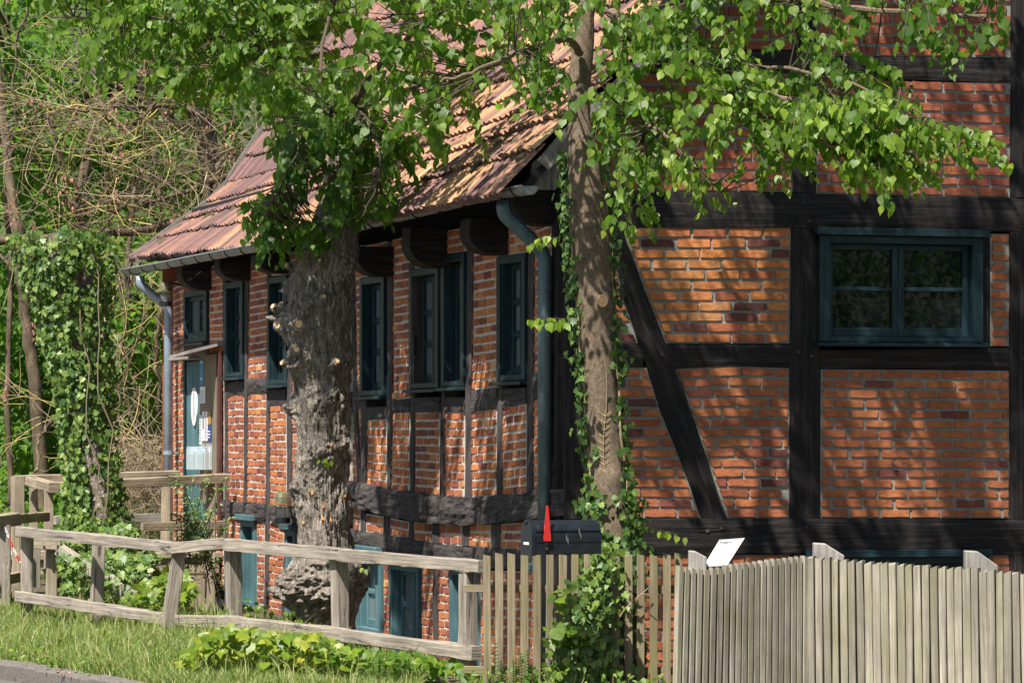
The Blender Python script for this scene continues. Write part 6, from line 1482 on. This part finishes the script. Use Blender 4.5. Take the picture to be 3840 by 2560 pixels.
plants('weeds', 'low weeds and bits of green at the foot of the pickets', [(1780, 2500), (2100, 2480), (2500, 2520), (2540, 2600), (1760, 2600)], 420, (22.6, 23.6), (-.4, .6), 'oval', M_LINDEN, (.03, .06), (.2, 1), 48)
plants('verge_weeds', 'small round-leaved weeds scattered in the grass of the verge', [(0, 2330), (300, 2340), (700, 2420), (900, 2560), (450, 2560), (0, 2450)], 420, (24.2, 28.6), (.0, .10), 'oval', M_LINDEN, (.025, .055), (.4, 1), 49, 'weeds', stems=False)
# arching twigs with tiny leaves by the notice board
cs = thing('shrub', 'thin arching shrub with tiny leaves in front of the door and notice board', 'shrub', at(760, 2280, 33.0)); L = Leaves(); st = MB(); rr = random.Random(19)
for k in range(26):
    a = at(rr.uniform(640, 860), rr.uniform(2020, 2280), rr.uniform(32.4, 33.2)); b = at(rr.uniform(600, 870), rr.uniform(1780, 2100), rr.uniform(32.2, 33.2)); P = curve(a, b, rr.uniform(-.1, .25), 12); st.tube(P, [lerp(.006, .002, i/12) for i in range(13)], 4, rr.random(), False)
    for p in P[2:]:
        for _ in range(5): L.add(p+Vector((rr.gauss(0, .03), rr.gauss(0, .03), rr.gauss(0, .02))), Vector((rr.gauss(0, 1), rr.gauss(0, .6), rr.gauss(0, .5))), Vector((rr.gauss(-.2, .4), -.5, .8)), rr.uniform(.025, .045), rr.uniform(.1, .9))
link('foliage', leaves_mesh('foliage', L.arrays(), 'oval'), M_IVY, cs, 'stuff'); st.build('stem', M_TWIGD, cs)
# horsetails
rr = random.Random(23)
def horsetail(x, yb, yt, Y, label):
    t = thing('horsetail', label, 'horsetail', at(x, yb, Y), 'horsetails among the fence posts'); a, b = at(x, yb, Y), at(x+rr.uniform(-12, 12), yt, Y); st = MB(); st.tube([a, a.lerp(b, .5), b], [.004, .003, .0015], 5, .5); N = 14
    for i in range(3, N):
        p = a.lerp(b, i/N); l = .075*(1-.75*(i/N))
        for k in range(10):
            an = k*.628+i; d = Vector((math.cos(an), math.sin(an), .45)).normalized(); q = p+d*l; st.tube([p, p+d*l*.5-Vector((0, 0, .004)), q], [.0016, .0014, .0008], 3, .6, False)
    st.build('stalk', M_FERN, t)
for x, yb, yt, Y, lb in ((1440, 2580, 2420, 23.7, 'tallest feathery horsetail under the right end of the lower rail'), (1475, 2590, 2440, 23.6, 'feathery horsetail just right of the tallest one under the lower rail'), (1415, 2590, 2470, 23.6, 'feathery horsetail just left of the tallest one under the lower rail'), (1545, 2590, 2470, 23.5, 'lone feathery horsetail in front of the blue-green cellar window'),
        (1855, 2600, 2400, 22.9, 'tall feathery horsetail between the first and second picket'), (1880, 2600, 2470, 22.85, 'short feathery horsetail in front of the second picket'), (1925, 2600, 2470, 22.85, 'short feathery horsetail in front of the third picket'), (1960, 2600, 2440, 22.85, 'feathery horsetail in front of the fourth picket'), (1985, 2600, 2430, 22.85, 'feathery horsetail between the fourth and fifth picket')):
    horsetail(x, yb, yt, Y, lb)
# litter: dead twigs and leaves under the old tree
L = Leaves(); rr = random.Random(29)
for _ in range(1400):
    x, y = rr.uniform(-3.2, -.2), rr.uniform(24.5, 28.6); L.add(Vector((x, y, gz(x, y)+.006)), Vector((rr.gauss(0, 1), rr.gauss(0, 1), 0)), Vector((rr.gauss(0, .3), rr.gauss(0, .3), 1)), rr.uniform(.025, .06), rr.random())
tag(link('dead_leaves', leaves_mesh('dead_leaves', L.arrays(), 'oval'), M_SEED), 'dry brown leaves lying around the foot of the burl-covered trunk', 'dead leaves', None, 'stuff')
